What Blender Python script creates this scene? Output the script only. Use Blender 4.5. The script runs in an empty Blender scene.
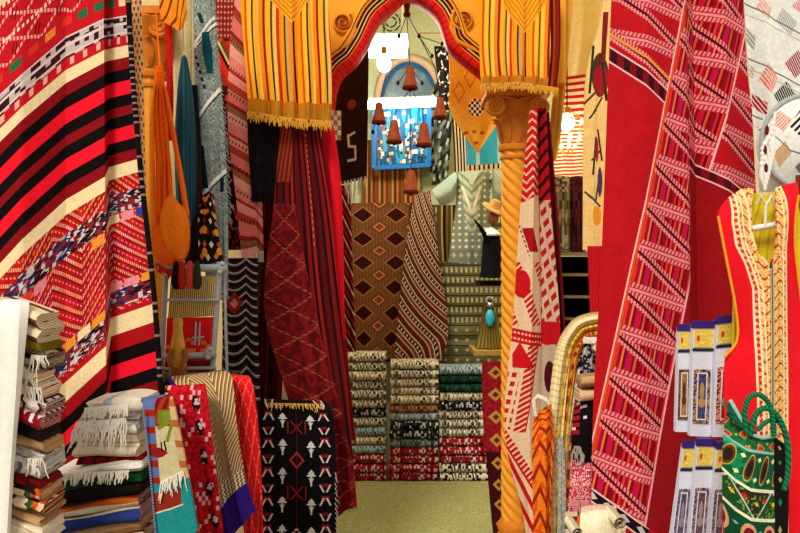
import bpy, math, random
from mathutils import Vector, Matrix
rnd = random.Random(7)
SC = bpy.context.scene
COL = SC.collection
CAMZ = 1.6
FPX = 800.0
PI = math.pi

def P(px, py, Y):
    """design helper: the point at depth Y seen 800 px/m/Y from the eye"""
    return Vector(((px-400)/FPX*Y, Y, CAMZ-(py-266.5)/FPX*Y))

def lin(c):
    if isinstance(c, str):
        c = c.lstrip('#'); c = tuple(int(c[i:i+2], 16)/255 for i in (0, 2, 4))
    return tuple((x/12.92 if x <= .04045 else ((x+.055)/1.055)**2.4) for x in c[:3]) + (1.0,)

# ------------------------------------------------------------------ node expressions
NT = None
class E:
    def __init__(self, s): self.s = s
    def __add__(a, b): return mth('ADD', a, b)
    __radd__ = __add__
    def __sub__(a, b): return mth('SUBTRACT', a, b)
    def __rsub__(a, b): return mth('SUBTRACT', b, a)
    def __mul__(a, b): return mth('MULTIPLY', a, b)
    __rmul__ = __mul__
    def __truediv__(a, b): return mth('DIVIDE', a, b)
    def __gt__(a, b): return mth('GREATER_THAN', a, b)
    def __lt__(a, b): return mth('LESS_THAN', a, b)
    def __and__(a, b): return mth('MULTIPLY', a, b)
    def __or__(a, b): return mth('MAXIMUM', a, b)
    def __invert__(a): return mth('SUBTRACT', 1.0, a)
    def __abs__(a): return mth('ABSOLUTE', a)
def put(sock, x):
    if isinstance(x, E): x = x.s
    if isinstance(x, (int, float)): sock.default_value = x
    elif isinstance(x, (tuple, str)): sock.default_value = lin(x) if isinstance(x, str) else x
    else: NT.links.new(x, sock)
def mth(op, *a):
    n = NT.nodes.new('ShaderNodeMath'); n.operation = op
    for i, x in enumerate(a): put(n.inputs[i], x)
    return E(n.outputs[0])
def fr(x): return mth('FRACT', x)
def fl(x): return mth('FLOOR', x)
def tri(x): return mth('PINGPONG', x, .5)*2.0
def sn(x): return mth('SINE', x)
def mx(a, b): return mth('MAXIMUM', a, b)
def mn(a, b): return mth('MINIMUM', a, b)
def band(x, a, b): return (x > a) & (x < b)
def line(x, c, w): return abs(x-c) < w
def mix(f, a, b):
    n = NT.nodes.new('ShaderNodeMix'); n.data_type = 'RGBA'
    put(n.inputs[0], f); put(n.inputs[6], a); put(n.inputs[7], b)
    return E(n.outputs[2])
def xyz(x, y, z=0.0):
    n = NT.nodes.new('ShaderNodeCombineXYZ')
    for i, q in enumerate((x, y, z)): put(n.inputs[i], q)
    return n.outputs[0]
def wn(x, y=0.0):
    n = NT.nodes.new('ShaderNodeTexWhiteNoise'); n.noise_dimensions = '2D'
    NT.links.new(xyz(x, y), n.inputs['Vector']); return E(n.outputs['Value'])
def ns(x, y, scale=1.0, detail=2.0):
    n = NT.nodes.new('ShaderNodeTexNoise'); n.noise_dimensions = '2D'
    n.inputs['Scale'].default_value = scale; n.inputs['Detail'].default_value = detail
    NT.links.new(xyz(x, y), n.inputs['Vector']); return E(n.outputs['Fac'])
def ramp(x, stops, interp='CONSTANT'):
    n = NT.nodes.new('ShaderNodeValToRGB'); r = n.color_ramp; r.interpolation = interp
    put(n.inputs[0], x)
    while len(r.elements) < len(stops): r.elements.new(.5)
    for e, (p, c) in zip(r.elements, sorted(stops)): e.position = p
    for e, (p, c) in zip(r.elements, sorted(stops)): e.color = lin(c)
    return E(n.outputs[0])
def stripes(x, lst):
    """one repeat of (width, colour) stripes; x counts in the widths' unit"""
    T = float(sum(w for w, c in lst)); p = 0; st = []
    for w, c in lst: st.append((p/T, c)); p += w
    return ramp(fr(x/T), st)
def cells(x, y, cols, seed=0.0):
    n = len(cols)
    return ramp(wn(fl(x)+seed, fl(y)+seed*1.7), [(i/n, c) for i, c in enumerate(cols)])
def dia(x, y): return abs(fr(x)-.5)+abs(fr(y)-.5)
def seg(x, y, x0, y0, x1, y1, w):
    """mask of a straight line segment"""
    dx, dy = x1-x0, y1-y0; L = math.hypot(dx, dy); dx /= L; dy /= L
    s = (x-x0)*dx+(y-y0)*dy; d = (x-x0)*(-dy)+(y-y0)*dx
    return (abs(d) < w) & (s > -w) & (s < L+w)
def disc(x, y, cx, cy, rx, ry=None):
    ry = ry or rx; a = (x-cx)/rx; b = (y-cy)/ry
    return (a*a+b*b) < 1.0

def pw(x, pts):
    """a piecewise linear curve through (x, value) points"""
    x0, x1 = pts[0][0], pts[-1][0]; lo = min(p[1] for p in pts); hi = max(p[1] for p in pts); rg = (hi-lo) or 1
    n = NT.nodes.new('ShaderNodeValToRGB'); r = n.color_ramp; r.interpolation = 'LINEAR'
    put(n.inputs[0], (x-x0)/(x1-x0))
    while len(r.elements) < len(pts): r.elements.new(.5)
    for e, p in zip(r.elements, pts): e.position = (p[0]-x0)/(x1-x0)
    for e, p in zip(r.elements, pts): q = (p[1]-lo)/rg; e.color = (q, q, q, 1)
    s = NT.nodes.new('ShaderNodeSeparateXYZ'); NT.links.new(n.outputs[0], s.inputs[0])
    return E(s.outputs[0])*rg+lo

MATS = {}
def mat(name, fn, rough=.92, spec=.12, metal=0.0, emit=0.0, weave=None, vary=.22, trans=0.0):
    """fn is a colour or a function of the UV (u, v) that returns one"""
    global NT
    if name in MATS: return MATS[name]
    m = bpy.data.materials.new(name); m.use_nodes = True; NT = m.node_tree
    b = NT.nodes['Principled BSDF']
    uvn = NT.nodes.new('ShaderNodeUVMap'); sp = NT.nodes.new('ShaderNodeSeparateXYZ')
    NT.links.new(uvn.outputs[0], sp.inputs[0])
    u, v = E(sp.outputs[0]), E(sp.outputs[1])
    tc = NT.nodes.new('ShaderNodeTexCoord')
    c = fn(u, v) if callable(fn) else lin(fn)
    if vary:      # yarn / grain variation
        nz = NT.nodes.new('ShaderNodeTexNoise'); nz.inputs['Scale'].default_value = 90; nz.inputs['Detail'].default_value = 2
        NT.links.new(tc.outputs['Object'], nz.inputs['Vector'])
        f = (E(nz.outputs['Fac'])-.5)*(vary*2.2)+1.0
        hv = NT.nodes.new('ShaderNodeMix'); hv.data_type = 'RGBA'; hv.blend_type = 'MULTIPLY'
        hv.inputs[0].default_value = 1.0
        put(hv.inputs[6], c); NT.links.new(xyz(f, f, f), hv.inputs[7]); c = E(hv.outputs[2])
        bp = NT.nodes.new('ShaderNodeBump'); bp.inputs['Strength'].default_value = .25; bp.inputs['Distance'].default_value = .004
        NT.links.new(nz.outputs['Fac'], bp.inputs['Height']); NT.links.new(bp.outputs[0], b.inputs['Normal'])
    put(b.inputs['Base Color'], c)
    b.inputs['Roughness'].default_value = rough; b.inputs['Specular IOR Level'].default_value = spec
    b.inputs['Metallic'].default_value = metal
    if trans: b.inputs['Transmission Weight'].default_value = trans
    if emit:
        put(b.inputs['Emission Color'], c); b.inputs['Emission Strength'].default_value = emit
    MATS[name] = m
    return m

# ------------------------------------------------------------------ mesh building
WLOC = {}
class MB:
    def __init__(self): self.v = []; self.f = []; self.uv = []
    def grid(self, rows, uvs=None, close=False):
        """rows: list of equal-length point rows"""
        b = len(self.v); n = len(rows[0])
        for i, r in enumerate(rows):
            for j, p in enumerate(r):
                self.v.append(Vector(p))
                self.uv.append(uvs[i][j] if uvs else (j/max(1, n-1), i/max(1, len(rows)-1)))
        for i in range(len(rows)-1):
            for j in range(n if close else n-1):
                k = (j+1) % n
                self.f.append((b+i*n+j, b+(i+1)*n+j, b+(i+1)*n+k, b+i*n+k))
        return b
    def poly(self, pts, uvs=None):
        b = len(self.v)
        for i, p in enumerate(pts): self.v.append(Vector(p)); self.uv.append(uvs[i] if uvs else (0, 0))
        self.f.append(tuple(range(b, b+len(pts))))
    def box(self, x0, x1, y0, y1, z0, z1):
        c = [(x, y, z) for z in (z0, z1) for y in (y0, y1) for x in (x0, x1)]
        for q, ax in (((0, 1, 5, 4), 0), ((1, 3, 7, 5), 1), ((3, 2, 6, 7), 0), ((2, 0, 4, 6), 1), ((4, 5, 7, 6), 2), ((0, 2, 3, 1), 2)):
            pts = [c[i] for i in q]
            self.poly(pts, [((p[0], p[2]) if ax == 0 else (p[1], p[2]) if ax == 1 else (p[0], p[1])) for p in pts])
    def tube(self, pts, r, n=8, cap=True):
        pts = [Vector(p) for p in pts]; rows = []
        rr = r if isinstance(r, (list, tuple)) else [r]*len(pts)
        t0 = (pts[1]-pts[0]).normalized()
        a = t0.orthogonal().normalized()
        for i, p in enumerate(pts):
            t = (pts[min(i+1, len(pts)-1)]-pts[max(i-1, 0)])
            t = t.normalized() if t.length > 1e-9 else t0
            a = (a-t*a.dot(t)); a = a.normalized() if a.length > 1e-6 else t.orthogonal().normalized()
            b = t.cross(a)
            rows.append([p+(a*math.cos(2*PI*k/n)+b*math.sin(2*PI*k/n))*rr[i] for k in range(n)])
        uvs = [[(k/n, i/(len(pts)-1)) for k in range(n)] for i in range(len(pts))]
        b0 = self.grid(rows, uvs, close=True)
        if cap:
            self.f.append(tuple(b0+k for k in range(n)))
            e = b0+(len(pts)-1)*n; self.f.append(tuple(e+n-1-k for k in range(n)))
    def lathe(self, prof, o, n=24, fn=None, axis=None):
        """prof: (r, z) from top to bottom around a vertical axis through o"""
        o = Vector(o); rows = []; uvs = []
        q = Matrix.Identity(3) if axis is None else axis
        for i, (r, z) in enumerate(prof):
            row = []
            for k in range(n):
                a = 2*PI*k/n; rr = max(1e-4, r*(fn(a, z) if fn else 1))
                row.append(o+q @ Vector((rr*math.cos(a), rr*math.sin(a), z)))
            rows.append(row); uvs.append([(k/n, i/(len(prof)-1)) for k in range(n)])
        self.grid(rows, uvs, close=True)
    def ball(self, c, rx, ry=None, rz=None, n=12, m=8):
        ry = ry or rx; rz = rz or rx; c = Vector(c)
        rows = [[c+Vector((rx*math.sin(PI*i/m+1e-3)*math.cos(2*PI*k/n), ry*math.sin(PI*i/m+1e-3)*math.sin(2*PI*k/n), rz*math.cos(PI*i/m))) for k in range(n)] for i in range(m+1)]
        self.grid(rows, [[(k/n, i/m) for k in range(n)] for i in range(m+1)], close=True)
    def build(self, name, m, parent=None, smooth=True, angle=50, base=True):
        xs = [p.x for p in self.v]; ys = [p.y for p in self.v]; zs = [p.z for p in self.v]
        o = Vector(((min(xs)+max(xs))/2, (min(ys)+max(ys))/2, min(zs)))
        me = bpy.data.meshes.new(name)
        me.from_pydata([tuple(p-o) for p in self.v], [], self.f)
        ul = me.uv_layers.new(name='UVMap')
        flat = [0.0]*(2*len(me.loops))
        for l in me.loops:
            flat[2*l.index], flat[2*l.index+1] = self.uv[l.vertex_index]
        ul.data.foreach_set('uv', flat)
        me.materials.append(m)
        if smooth:
            me.polygons.foreach_set('use_smooth', [True]*len(me.polygons))
            me.set_sharp_from_angle(angle=math.radians(angle))
        ob = bpy.data.objects.new(name, me); COL.objects.link(ob)
        WLOC[ob.name] = o
        if parent:
            ob.parent = parent; ob.location = o-WLOC[parent.name]
        else: ob.location = o
        return ob

def tag(o, label, cat, group=None):
    o['label'] = label; o['category'] = cat
    if group: o['group'] = group
    return o
def empty(name, loc, label, cat, group=None):
    o = bpy.data.objects.new(name, None); COL.objects.link(o); o.location = loc
    o.empty_display_size = .05; WLOC[o.name] = Vector(loc)
    return tag(o, label, cat, group)
def struct(o):
    o['kind'] = 'structure'; return o

def herm(ks, vals, t):
    n = len(ks)
    if n == 1: return vals[0]
    i = 0
    while i < n-2 and t > ks[i+1]: i += 1
    h = ks[i+1]-ks[i]; s = (t-ks[i])/h
    def tg(k):
        if k == 0: return (vals[1]-vals[0])/(ks[1]-ks[0])
        if k == n-1: return (vals[n-1]-vals[n-2])/(ks[n-1]-ks[n-2])
        return (vals[k+1]-vals[k-1])/(ks[k+1]-ks[k-1])
    a, b = vals[i], vals[i+1]; ta, tb = tg(i)*h, tg(i+1)*h
    return a*(2*s**3-3*s*s+1)+ta*(s**3-2*s*s+s)+b*(-2*s**3+3*s*s)+tb*(s**3-s*s)
def lerp_k(ks, vals, t):
    i = 0
    while i < len(ks)-2 and t > ks[i+1]: i += 1
    s = (t-ks[i])/(ks[i+1]-ks[i]); return vals[i]*(1-s)+vals[i+1]*s

def loft(name, curves, m, parent=None, us=None, vs=None, nu=32, nv=60, th=.007, fold=None, uv='uv', Y0=3.0, smooth_u=False, flip=None, angle=50):
    """a cloth: curves run from top to bottom, side by side; each point (px, py, Y) or a Vector"""
    C = [[p if isinstance(p, Vector) else P(*p) for p in c] for c in curves]
    us = us or [i/(len(C)-1) for i in range(len(C))]
    vs = vs or [i/(len(C[0])-1) for i in range(len(C[0]))]
    ut = [us[0]+(us[-1]-us[0])*i/nu for i in range(nu+1)]; vt = [vs[0]+(vs[-1]-vs[0])*j/nv for j in range(nv+1)]
    # keep the knots themselves in u so that creases stay sharp
    for k in us[1:-1]:
        i = min(range(1, nu), key=lambda q: abs(ut[q]-k)); ut[i] = k
    ut.sort()
    rows = []
    for v in vt:
        cv = [herm(vs, c, v) for c in C]
        row = []
        for u in ut:
            p = (herm if smooth_u else lerp_k)(us, cv, u).copy()
            if fold:
                d = fold(u, v)
                if isinstance(d, tuple): p += Vector(d)
                else: p.y += d
            row.append(p)
        rows.append(row)
    nr, nc = len(rows), len(rows[0])
    nrm = []
    for j in range(nr):
        r = []
        for i in range(nc):
            du = rows[j][min(i+1, nc-1)]-rows[j][max(i-1, 0)]
            dv = rows[min(j+1, nr-1)][i]-rows[max(j-1, 0)][i]
            q = du.cross(dv); r.append(q.normalized() if q.length > 1e-12 else Vector((0, 1, 0)))
        nrm.append(r)
    if flip is None: flip = nrm[nr//2][nc//2].y < 0
    s = -1 if flip else 1
    k = 8.0/Y0
    def uvf(i, j):
        if uv == 'uv': return (ut[i], vt[j])
        p = rows[j][i]; return (4+p.x*k, 2.665+(CAMZ-p.z)*k)
    uvs = [[uvf(i, j) for i in range(nc)] for j in range(nr)]
    mb = MB()
    b = mb.grid(rows, uvs)
    back = [[rows[j][i]+nrm[j][i]*s*th for i in range(nc)] for j in range(nr)]
    b2 = len(mb.v); mb.grid(back, uvs)
    A = lambda j, i: b+j*nc+i
    B = lambda j, i: b2+j*nc+i
    for i in range(nc-1):
        mb.f.append((A(0, i), A(0, i+1), B(0, i+1), B(0, i))); mb.f.append((A(nr-1, i+1), A(nr-1, i), B(nr-1, i), B(nr-1, i+1)))
    for j in range(nr-1):
        mb.f.append((A(j+1, 0), A(j, 0), B(j, 0), B(j+1, 0))); mb.f.append((A(j, nc-1), A(j+1, nc-1), B(j+1, nc-1), B(j, nc-1)))
    return mb.build(name, m, parent, angle=angle)

def wav(amp, f, ph=0.0, grow=1.0, f2=None):
    """hanging folds that deepen downwards"""
    def g(u, v):
        a = amp*(1-grow+grow*min(1, max(0, v)+.15))
        return a*(math.sin(2*PI*f*u+ph+.6*math.sin(3*v))+.35*math.sin(2*PI*(f2 or f*2.3)*u+1.7*ph+2*v))
    return g

def fringe(name, pts, n, ln, m, parent, r=.0025, jit=.25, dirv=(0, 0, -1), dy=-.002):
    """threads hanging along a polyline of (px,py,Y)"""
    Q = [p if isinstance(p, Vector) else P(*p) for p in pts]; mb = MB(); d0 = Vector(dirv).normalized()
    for i in range(n):
        t = (i+.5)/n*(len(Q)-1); k = min(int(t), len(Q)-2)
        p = Q[k].lerp(Q[k+1], t-k)+Vector((0, dy, 0))
        L = ln*(1+rnd.uniform(-jit, jit)); d = (d0+Vector((rnd.uniform(-jit, jit)*.7, rnd.uniform(-.2, .1)*jit, 0))).normalized()
        w = Vector((rnd.uniform(-1, 1), rnd.uniform(-.5, .2), 0))*L*.10
        mb.tube([p, p+d*L*.35+w, p+d*L*.7-w*.4, p+d*L], [r, r*1.1, r*.9, r*.5], n=4)
    return mb.build(name, m, parent)

def folded(name, x0, x1, yf, dep, z0, h, layers, m, parent=None, tilt=0.0, sag=0.004, jit=.004, nx=14, bow=0.0, sx=0.0):
    """a textile folded in S so that its rounded folds face the front"""
    t = h/layers*.90; pts = []
    step = h/layers; rr = step/2
    for l in range(layers):          # centre line, bottom to top, in (y, z)
        zc = z0+step*(l+.5); off = rnd.uniform(0, .012)
        if l % 2 == 0:
            yb, yq = yf+dep*rnd.uniform(.85, 1), yf+off
            pts += [(yb, zc), (yf+dep*.4, zc), (yq+t, zc)]
            last = (l == layers-1)
            if last:
                pts += [(yq+t*.5, zc), (yq, zc)]
            else:
                for a in (-.45, -.2, 0, .2, .45):
                    pts.append((yq+t*.2-math.cos(a*PI)*rr+rr*.2, zc+rr+math.sin(a*PI)*rr))
        else:
            pts += [(yf+off+t, zc), (yf+dep*.4, zc), (yf+dep*.93, zc)]
            if l != layers-1:
                pts.append((yf+dep*.97+rr, zc+rr))
    # offsets
    left, right, L = [], [], [0]
    for i, (y, z) in enumerate(pts):
        a = pts[max(0, i-1)]; b = pts[min(len(pts)-1, i+1)]
        dy, dz = b[0]-a[0], b[1]-a[1]; q = math.hypot(dy, dz) or 1
        ny, nz = -dz/q, dy/q
        left.append((y+ny*t/2, z+nz*t/2)); right.append((y-ny*t/2, z-nz*t/2))
        if i: L.append(L[-1]+math.hypot(pts[i][0]-pts[i-1][0], pts[i][1]-pts[i-1][1]))
    ring = left+right[::-1]; LV = L+[q+.5 for q in L[::-1]]
    mb = MB(); rows = []; uvs = []
    p1, p2, p3 = rnd.uniform(0, 6), rnd.uniform(0, 6), rnd.uniform(0, 6)
    for i in range(nx+1):
        s = i/nx; x = x0+(x1-x0)*s; row = []; ur = []
        for (y, z), v in zip(ring, LV):
            hz = (z-z0)/h
            k = hz
            zz = z+tilt*(s-.5)-sag*math.sin(PI*s)*0+jit*math.sin(p1+5*s+6*hz)*k*.9+bow*math.sin(PI*s)*hz
            yy = y+jit*1.5*math.sin(p2+7*s+4*hz)
            xx = x+sx*hz+jit*1.3*math.sin(p3+9*hz)
            row.append((xx, yy, zz)); ur.append((x-x0+.2, v))
        rows.append(row); uvs.append(ur)
    n = len(ring); b0 = mb.grid(rows, uvs, close=True); h2 = len(pts)
    for i in range(h2-1):
        a, b = i, i+1; c, d = n-2-i, n-1-i
        mb.f.append((b0+a, b0+b, b0+c, b0+d)); e = b0+nx*n; mb.f.append((e+d, e+c, e+b, e+a))
    return mb.build(name, m, parent, angle=60)

def spiral(c, r0, turns, m=40, sgn=1, a0=0, yoff=0):
    return [Vector((c.x+sgn*r0*(1-.85*i/m)*math.cos(a0+2*PI*turns*i/m), c.y+yoff, c.z+r0*(1-.85*i/m)*math.sin(a0+2*PI*turns*i/m))) for i in range(m+1)]
# ================================================================== the setting
def mk_box(name, x0, x1, y0, y1, z0, z1, m, parent=None):
    b = MB(); b.box(x0, x1, y0, y1, z0, z1); return b.build(name, m, parent, smooth=False)
m_floor = mat('floor_stone', lambda u, v: mix(ns(u, v, 6, 4), '#6b5a3c', '#8a7850'))
def plaster_back(u, v):
    c = mix(ns(u, v, 2.5, 3), '#b9c79b', '#cdd7b0')
    x, y = u*100, v*100
    for cx, cy, r in ((391, 22, 9), (391, 22, 5), (437, 4, 10), (437, 4, 5), (385, 3, 12)):
        d = mth('SQRT', (x-cx)*(x-cx)+(y-cy)*(y-cy))
        c = mix(line(d, r, .9) & (fr((x+y)*.13) > .18), c, '#3f5248')
    c = mix(line(y, 33+fr(x*.05)*.3, .6) & band(x, 418, 446), c, '#c08a5a')
    return c
m_plback = mat('pale_green_plaster', plaster_back)
m_plaster = mat('cream_plaster', lambda u, v: mix(ns(u, v, 3, 3), '#d9b878', '#e8cf96'))
m_dark = mat('dark_plaster', lambda u, v: mix(ns(u, v, 3, 3), '#2a1d14', '#3a281a'))
m_ceil = mat('cream_ceiling', '#d8cfa8')
struct(mk_box('floor', -3.6, 3.6, -1.5, 6.6, -.1, 0, m_floor))
wb = MB()
k = 8/6.4
wb.poly([(-2.6, 6.4, 0), (2.6, 6.4, 0), (2.6, 6.4, 3.9), (-2.6, 6.4, 3.9)], [(4-2.6*k, 2.665+1.6*k), (4+2.6*k, 2.665+1.6*k), (4+2.6*k, 2.665-2.3*k), (4-2.6*k, 2.665-2.3*k)])
wb.box(-2.6, 2.6, 6.401, 6.5, 0, 3.9)
struct(wb.build('wall_back', m_plback, smooth=False))
struct(mk_box('wall_left', -2.7, -2.6, 4.55, 6.5, 0, 3.9, m_plaster))
struct(mk_box('wall_right', 2.6, 2.7, 4.55, 6.5, 0, 3.9, m_plaster))
struct(mk_box('ceiling', -2.7, 2.7, 4.55, 6.5, 3.9, 4.0, m_ceil))
fw = MB()
fw.box(-3.6, -.62, 4.41, 4.55, 0, 4.0); fw.box(1.2, 3.6, 4.41, 4.55, 0, 4.0); fw.box(-.62, 1.2, 4.41, 4.55, 3.25, 4.0)
struct(fw.build('wall_front', m_plaster, smooth=False))

def straw(u, v):
    c = cells(u*150, v*150, ['#8f8a52', '#a39a5e', '#b5aa70', '#c4b983', '#948a58', '#aba066'])
    return mix(ns(u, v, 5, 3), c, mix(.5, c, '#8a9a5c'))
b = MB()
NX, NY = 30, 40
b.grid([[(-.62+1.36*i/NX, 4.45+1.47*j/NY, .012+.002*math.sin(i*1.3+j*.7)) for i in range(NX+1)] for j in range(NY+1)], [[(1.36*i/NX, 1.62*j/NY) for i in range(NX+1)] for j in range(NY+1)])
b.box(-.62, .74, 4.45, 5.92, 0.0005, .009)
tag(b.build('floor_mat', mat('straw_weave', straw)), 'straw coloured speckled woven mat covering the shop floor in front of the rug stacks', 'mat')

# ================================================================== painted arch
YA = 4.26
OUT = [(331, 150), (332, 125), (334, 98), (337, 84), (343, 72), (354, 63), (362, 52), (369, 40), (373, 31), (380, 18), (394, 6), (407, -5), (419, 0), (433, 10), (440, 20), (444, 32), (448, 44), (457, 54), (474, 68), (488, 80), (496, 96)]
def densify(p, n):
    V = [Vector((a, b_, 0)) for a, b_ in p]; ks = list(range(len(V)))
    return [herm(ks, V, (len(V)-1)*i/n) for i in range(n+1)]
OD = densify(OUT, 90)
def offs(d):
    r = []
    for i, p in enumerate(OD):
        t = (OD[min(i+1, 90)]-OD[max(i-1, 0)]).normalized(); r.append((p.x+t.y*d, p.y-t.x*d))
    return r
arch = empty('painted_arch', (P(410, 0, YA).x, YA, 2.2), 'carved shop arch with yellow spandrels and red, black and cream painted mouldings', 'arch')
prof = [(0, .13), (0, .0), (2, -.012), (6.5, -.016), (7, -.006), (9, -.010), (11, -.02), (13, -.022), (15, -.012), (17, -.024), (20, -.030), (22, -.02), (24, -.004)]
b = MB(); rows = []; uvs = []
for d, dy in prof:
    o = offs(d); rows.append([P(x, y, YA)+Vector((0, dy, 0)) for x, y in o]); uvs.append([(i/90, d/30) for i in range(91)])
b.grid(rows, uvs)
def mould(u, v):
    c = ramp(v, [(0, '#e01a14'), (6.6/30, '#f07018'), (8.2/30, '#2a0a06'), (9.6/30, '#f0c880'), (10.8/30, '#1c0806'), (13.2/30, '#f0b860'), (14.4/30, '#7a1408'), (16.8/30, '#f4b040'), (18.4/30, '#a02808'), (19.6/30, '#f2a428')])
    return mix((v < 6.6/30) & (fr(u*42) < .16), c, '#a80c0c')
b.build('moulding', mat('painted_moulding', mould, rough=.6, vary=.1), arch)
# the yellow spandrel panel round it
def rect_hit(x, y):
    cx, cy = 408, 95; dx, dy = x-cx, y-cy; L = []
    if dx < 0: L.append((250-cx)/dx)
    if dx > 0: L.append((566-cx)/dx)
    if dy < 0: L.append((-40-cy)/dy)
    s = min(L); return cx+dx*s, min(cy+dy*s, y if dy >= 0 else 1e9)
b = MB(); o = offs(23); rows = [[], []]; back = []
for x, y in o:
    hx, hy = rect_hit(x, y); rows[0].append(P(x, y, YA)); rows[1].append(P(hx, hy, YA)); back.append(P(hx, hy, YA)+Vector((0, .13, 0)))
mid = [[rows[0][i].lerp(rows[1][i], s) for i in range(91)] for s in (0, .33, .66, 1)]
b.grid(mid+[back], [[(p.x*3, p.z*3) for p in r] for r in mid]+[[(p.x*3, p.z*3) for p in back]])
b.build('spandrel', mat('yellow_spandrel', lambda u, v: mix(ns(u, v, 1.5, 3), '#f29a1a', '#f8b238'), rough=.6, vary=.1), arch)
m_scroll = mat('orange_scroll', '#ee8a14', rough=.55, vary=.1); m_scroll2 = mat('brown_scroll_line', '#8a3c08', rough=.6, vary=0)
for cx, cy, sg in ((343, 22, -1), (463, 19, 1)):
    c = P(cx, cy, YA-.012); sp = spiral(c, .062, 1.9, 50, sg, a0=PI*.75)
    tail = [P(cx-sg*-0+ (-14 if sg > 0 else 14)*.9, cy+14, YA-.01), P(cx+sg*8, cy+24, YA-.012), P(cx+sg*26, cy+36, YA-.01)]
    b = MB(); b.tube(sp, [.013-.006*i/50 for i in range(51)], 8); b.tube([sp[0]]+[P(cx-sg*12, cy+8, YA-.012), P(cx-sg*6, cy+22, YA-.012), P(cx+sg*10, cy+30, YA-.012), P(cx+sg*24, cy+40, YA-.008)], [.012, .013, .014, .013, .008], 8)
    s1 = b.build('scroll', m_scroll, arch)
    b = MB(); b.tube([p+Vector((0, -.009, 0))+(p-c)*-.14 for p in sp], .0045, 6); b.build('scroll_groove', m_scroll2, s1)

# ================================================================== columns
m_shaft = mat('ochre_painted_wood', lambda u, v: mix(ns(u*3, v*9, 4, 3), '#e8901c', '#f3aa3a'), rough=.55, vary=.12)
m_cap = mat('burnt_ochre_capital', lambda u, v: mix(ns(u*4, v*4, 3, 3), '#c86a18', '#e08c2a'), rough=.6, vary=.15)
m_groove = mat('dark_ochre', '#7a3408', rough=.7, vary=.1)
def column(px, Y, ytop, R, label, twist=True, capw=34, name='column', zb=0.0):
    c = P(px, 0, Y); X = c.x; zc = P(px, ytop, Y).z          # top of capital
    t = empty(name, (X, Y, zb), label, 'column')
    hcap = .30; zn = zc-hcap
    b = MB(); n = 48; N = 420; rows = []; uvs = []
    for i in range(N+1):
        z = zn-(zn-zb-.2)*i/N; row = []
        for q in range(n):
            a = 2*PI*q/n; g = abs(math.sin(3*a+(z*52 if twist else 0)))
            r = R*(.82+.20*g**.7) if twist else R*(.93+.08*abs(math.sin(6*a)))
            row.append((X+r*math.cos(a), Y+r*math.sin(a), z))
        rows.append(row); uvs.append([(q/n, z) for q in range(n)])
    b.grid(rows, uvs, close=True); b.build('shaft', m_shaft, t, angle=80)
    b = MB(); b.lathe([(R*.9, zn+.03), (R*1.18, zn+.028), (R*1.25, zn+.012), (R*1.18, zn-.004), (R*.9, zn-.006)], (X, Y, 0), 28); b.lathe([(R*.9, zn-.03), (R*1.1, zn-.032), (R*1.14, zn-.04), (R*1.1, zn-.05), (R*.9, zn-.05)], (X, Y, 0), 28); b.build('neck_ring', m_cap, t)
    W = capw/FPX*Y/2*1.0
    b = MB(); leaf = lambda a, z: 1+.10*abs(math.cos(4*a))*(1 if z < zc-.04 else .3)
    b.lathe([(R*.92, zn+.03), (R*1.0, zn+.06), (R*1.25, zn+.12), (R*1.3, zn+.16), (R*1.2, zn+.165), (R*1.45, zn+.20), (R*1.75, zc-.05), (R*1.5, zc-.045), (R*1.5, zc-.03)][::-1], (X, Y, 0), 48, leaf)
    b.build('bell', m_cap, t)
    for k_ in range(8):
        a = 2*PI*k_/8+.2; d = Vector((math.cos(a), math.sin(a), 0)); b = MB()
        side = Vector((-d.y, d.x, 0)); o = Vector((X, Y, 0)); rw = []
        for i in range(8):
            s = i/7; rr = R*(1.04+.42*s+(.25 if s > .8 else 0)); z = zn+.035+.15*s-(.03 if s > .9 else 0); w = .026*math.sin(PI*(.12+.8*s))
            rw.append([o+d*rr-side*w+Vector((0, 0, z)), o+d*(rr+.010)+Vector((0, 0, z)), o+d*rr+side*w+Vector((0, 0, z))])
        b.grid(rw); b.grid([[p-d*.008 for p in r] for r in rw]); b.build('acanthus_leaf', m_cap, t)
    b = MB(); s = W; b.box(X-s, X+s, Y-s, Y+s, zc-.035, zc-.012); b.box(X-s*.93, X+s*.93, Y-s*.93, Y+s*.93, zc-.012, zc); b.build('abacus', m_cap, t, smooth=False)
    for sg in (-1, 1):
        c = Vector((X+sg*W*.72, Y-W*.8, zc-.088)); b = MB()
        sp = spiral(c, .052, 2.2, 46, sg, a0=PI/2); b.tube(sp, [.014-.006*i/46 for i in range(47)], 8)
        b.tube([sp[0], sp[0]+Vector((-sg*.03, .01, .004)), Vector((X+sg*.01, Y-W*.75, zc-.05))], [.014, .012, .008], 8)
        b.tube([c+Vector((0, .02, 0)), c+Vector((0, 0.0, 0))], .040, 14); b.build('volute', m_cap, t)
    b = MB(); b.lathe([(R*.9, zb+.24), (R*1.15, zb+.22), (R*1.3, zb+.19), (R*1.15, zb+.16), (R*1.5, zb+.13), (R*1.65, zb+.09), (R*1.5, zb+.06)], (X, Y, 0), 28); b.box(X-R*1.7, X+R*1.7, Y-R*1.7, Y+R*1.7, zb, zb+.06); b.build('base', m_cap, t)
    return t
column(514, 4.34, 95, .070, 'twisted ochre column with scrolled capital at the right foot of the arch', True, 62, 'twisted_column')
column(150, 3.62, 12, .062, 'smooth ochre column with a carved capital behind the orange bag', False, 44, 'plain_column')

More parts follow.
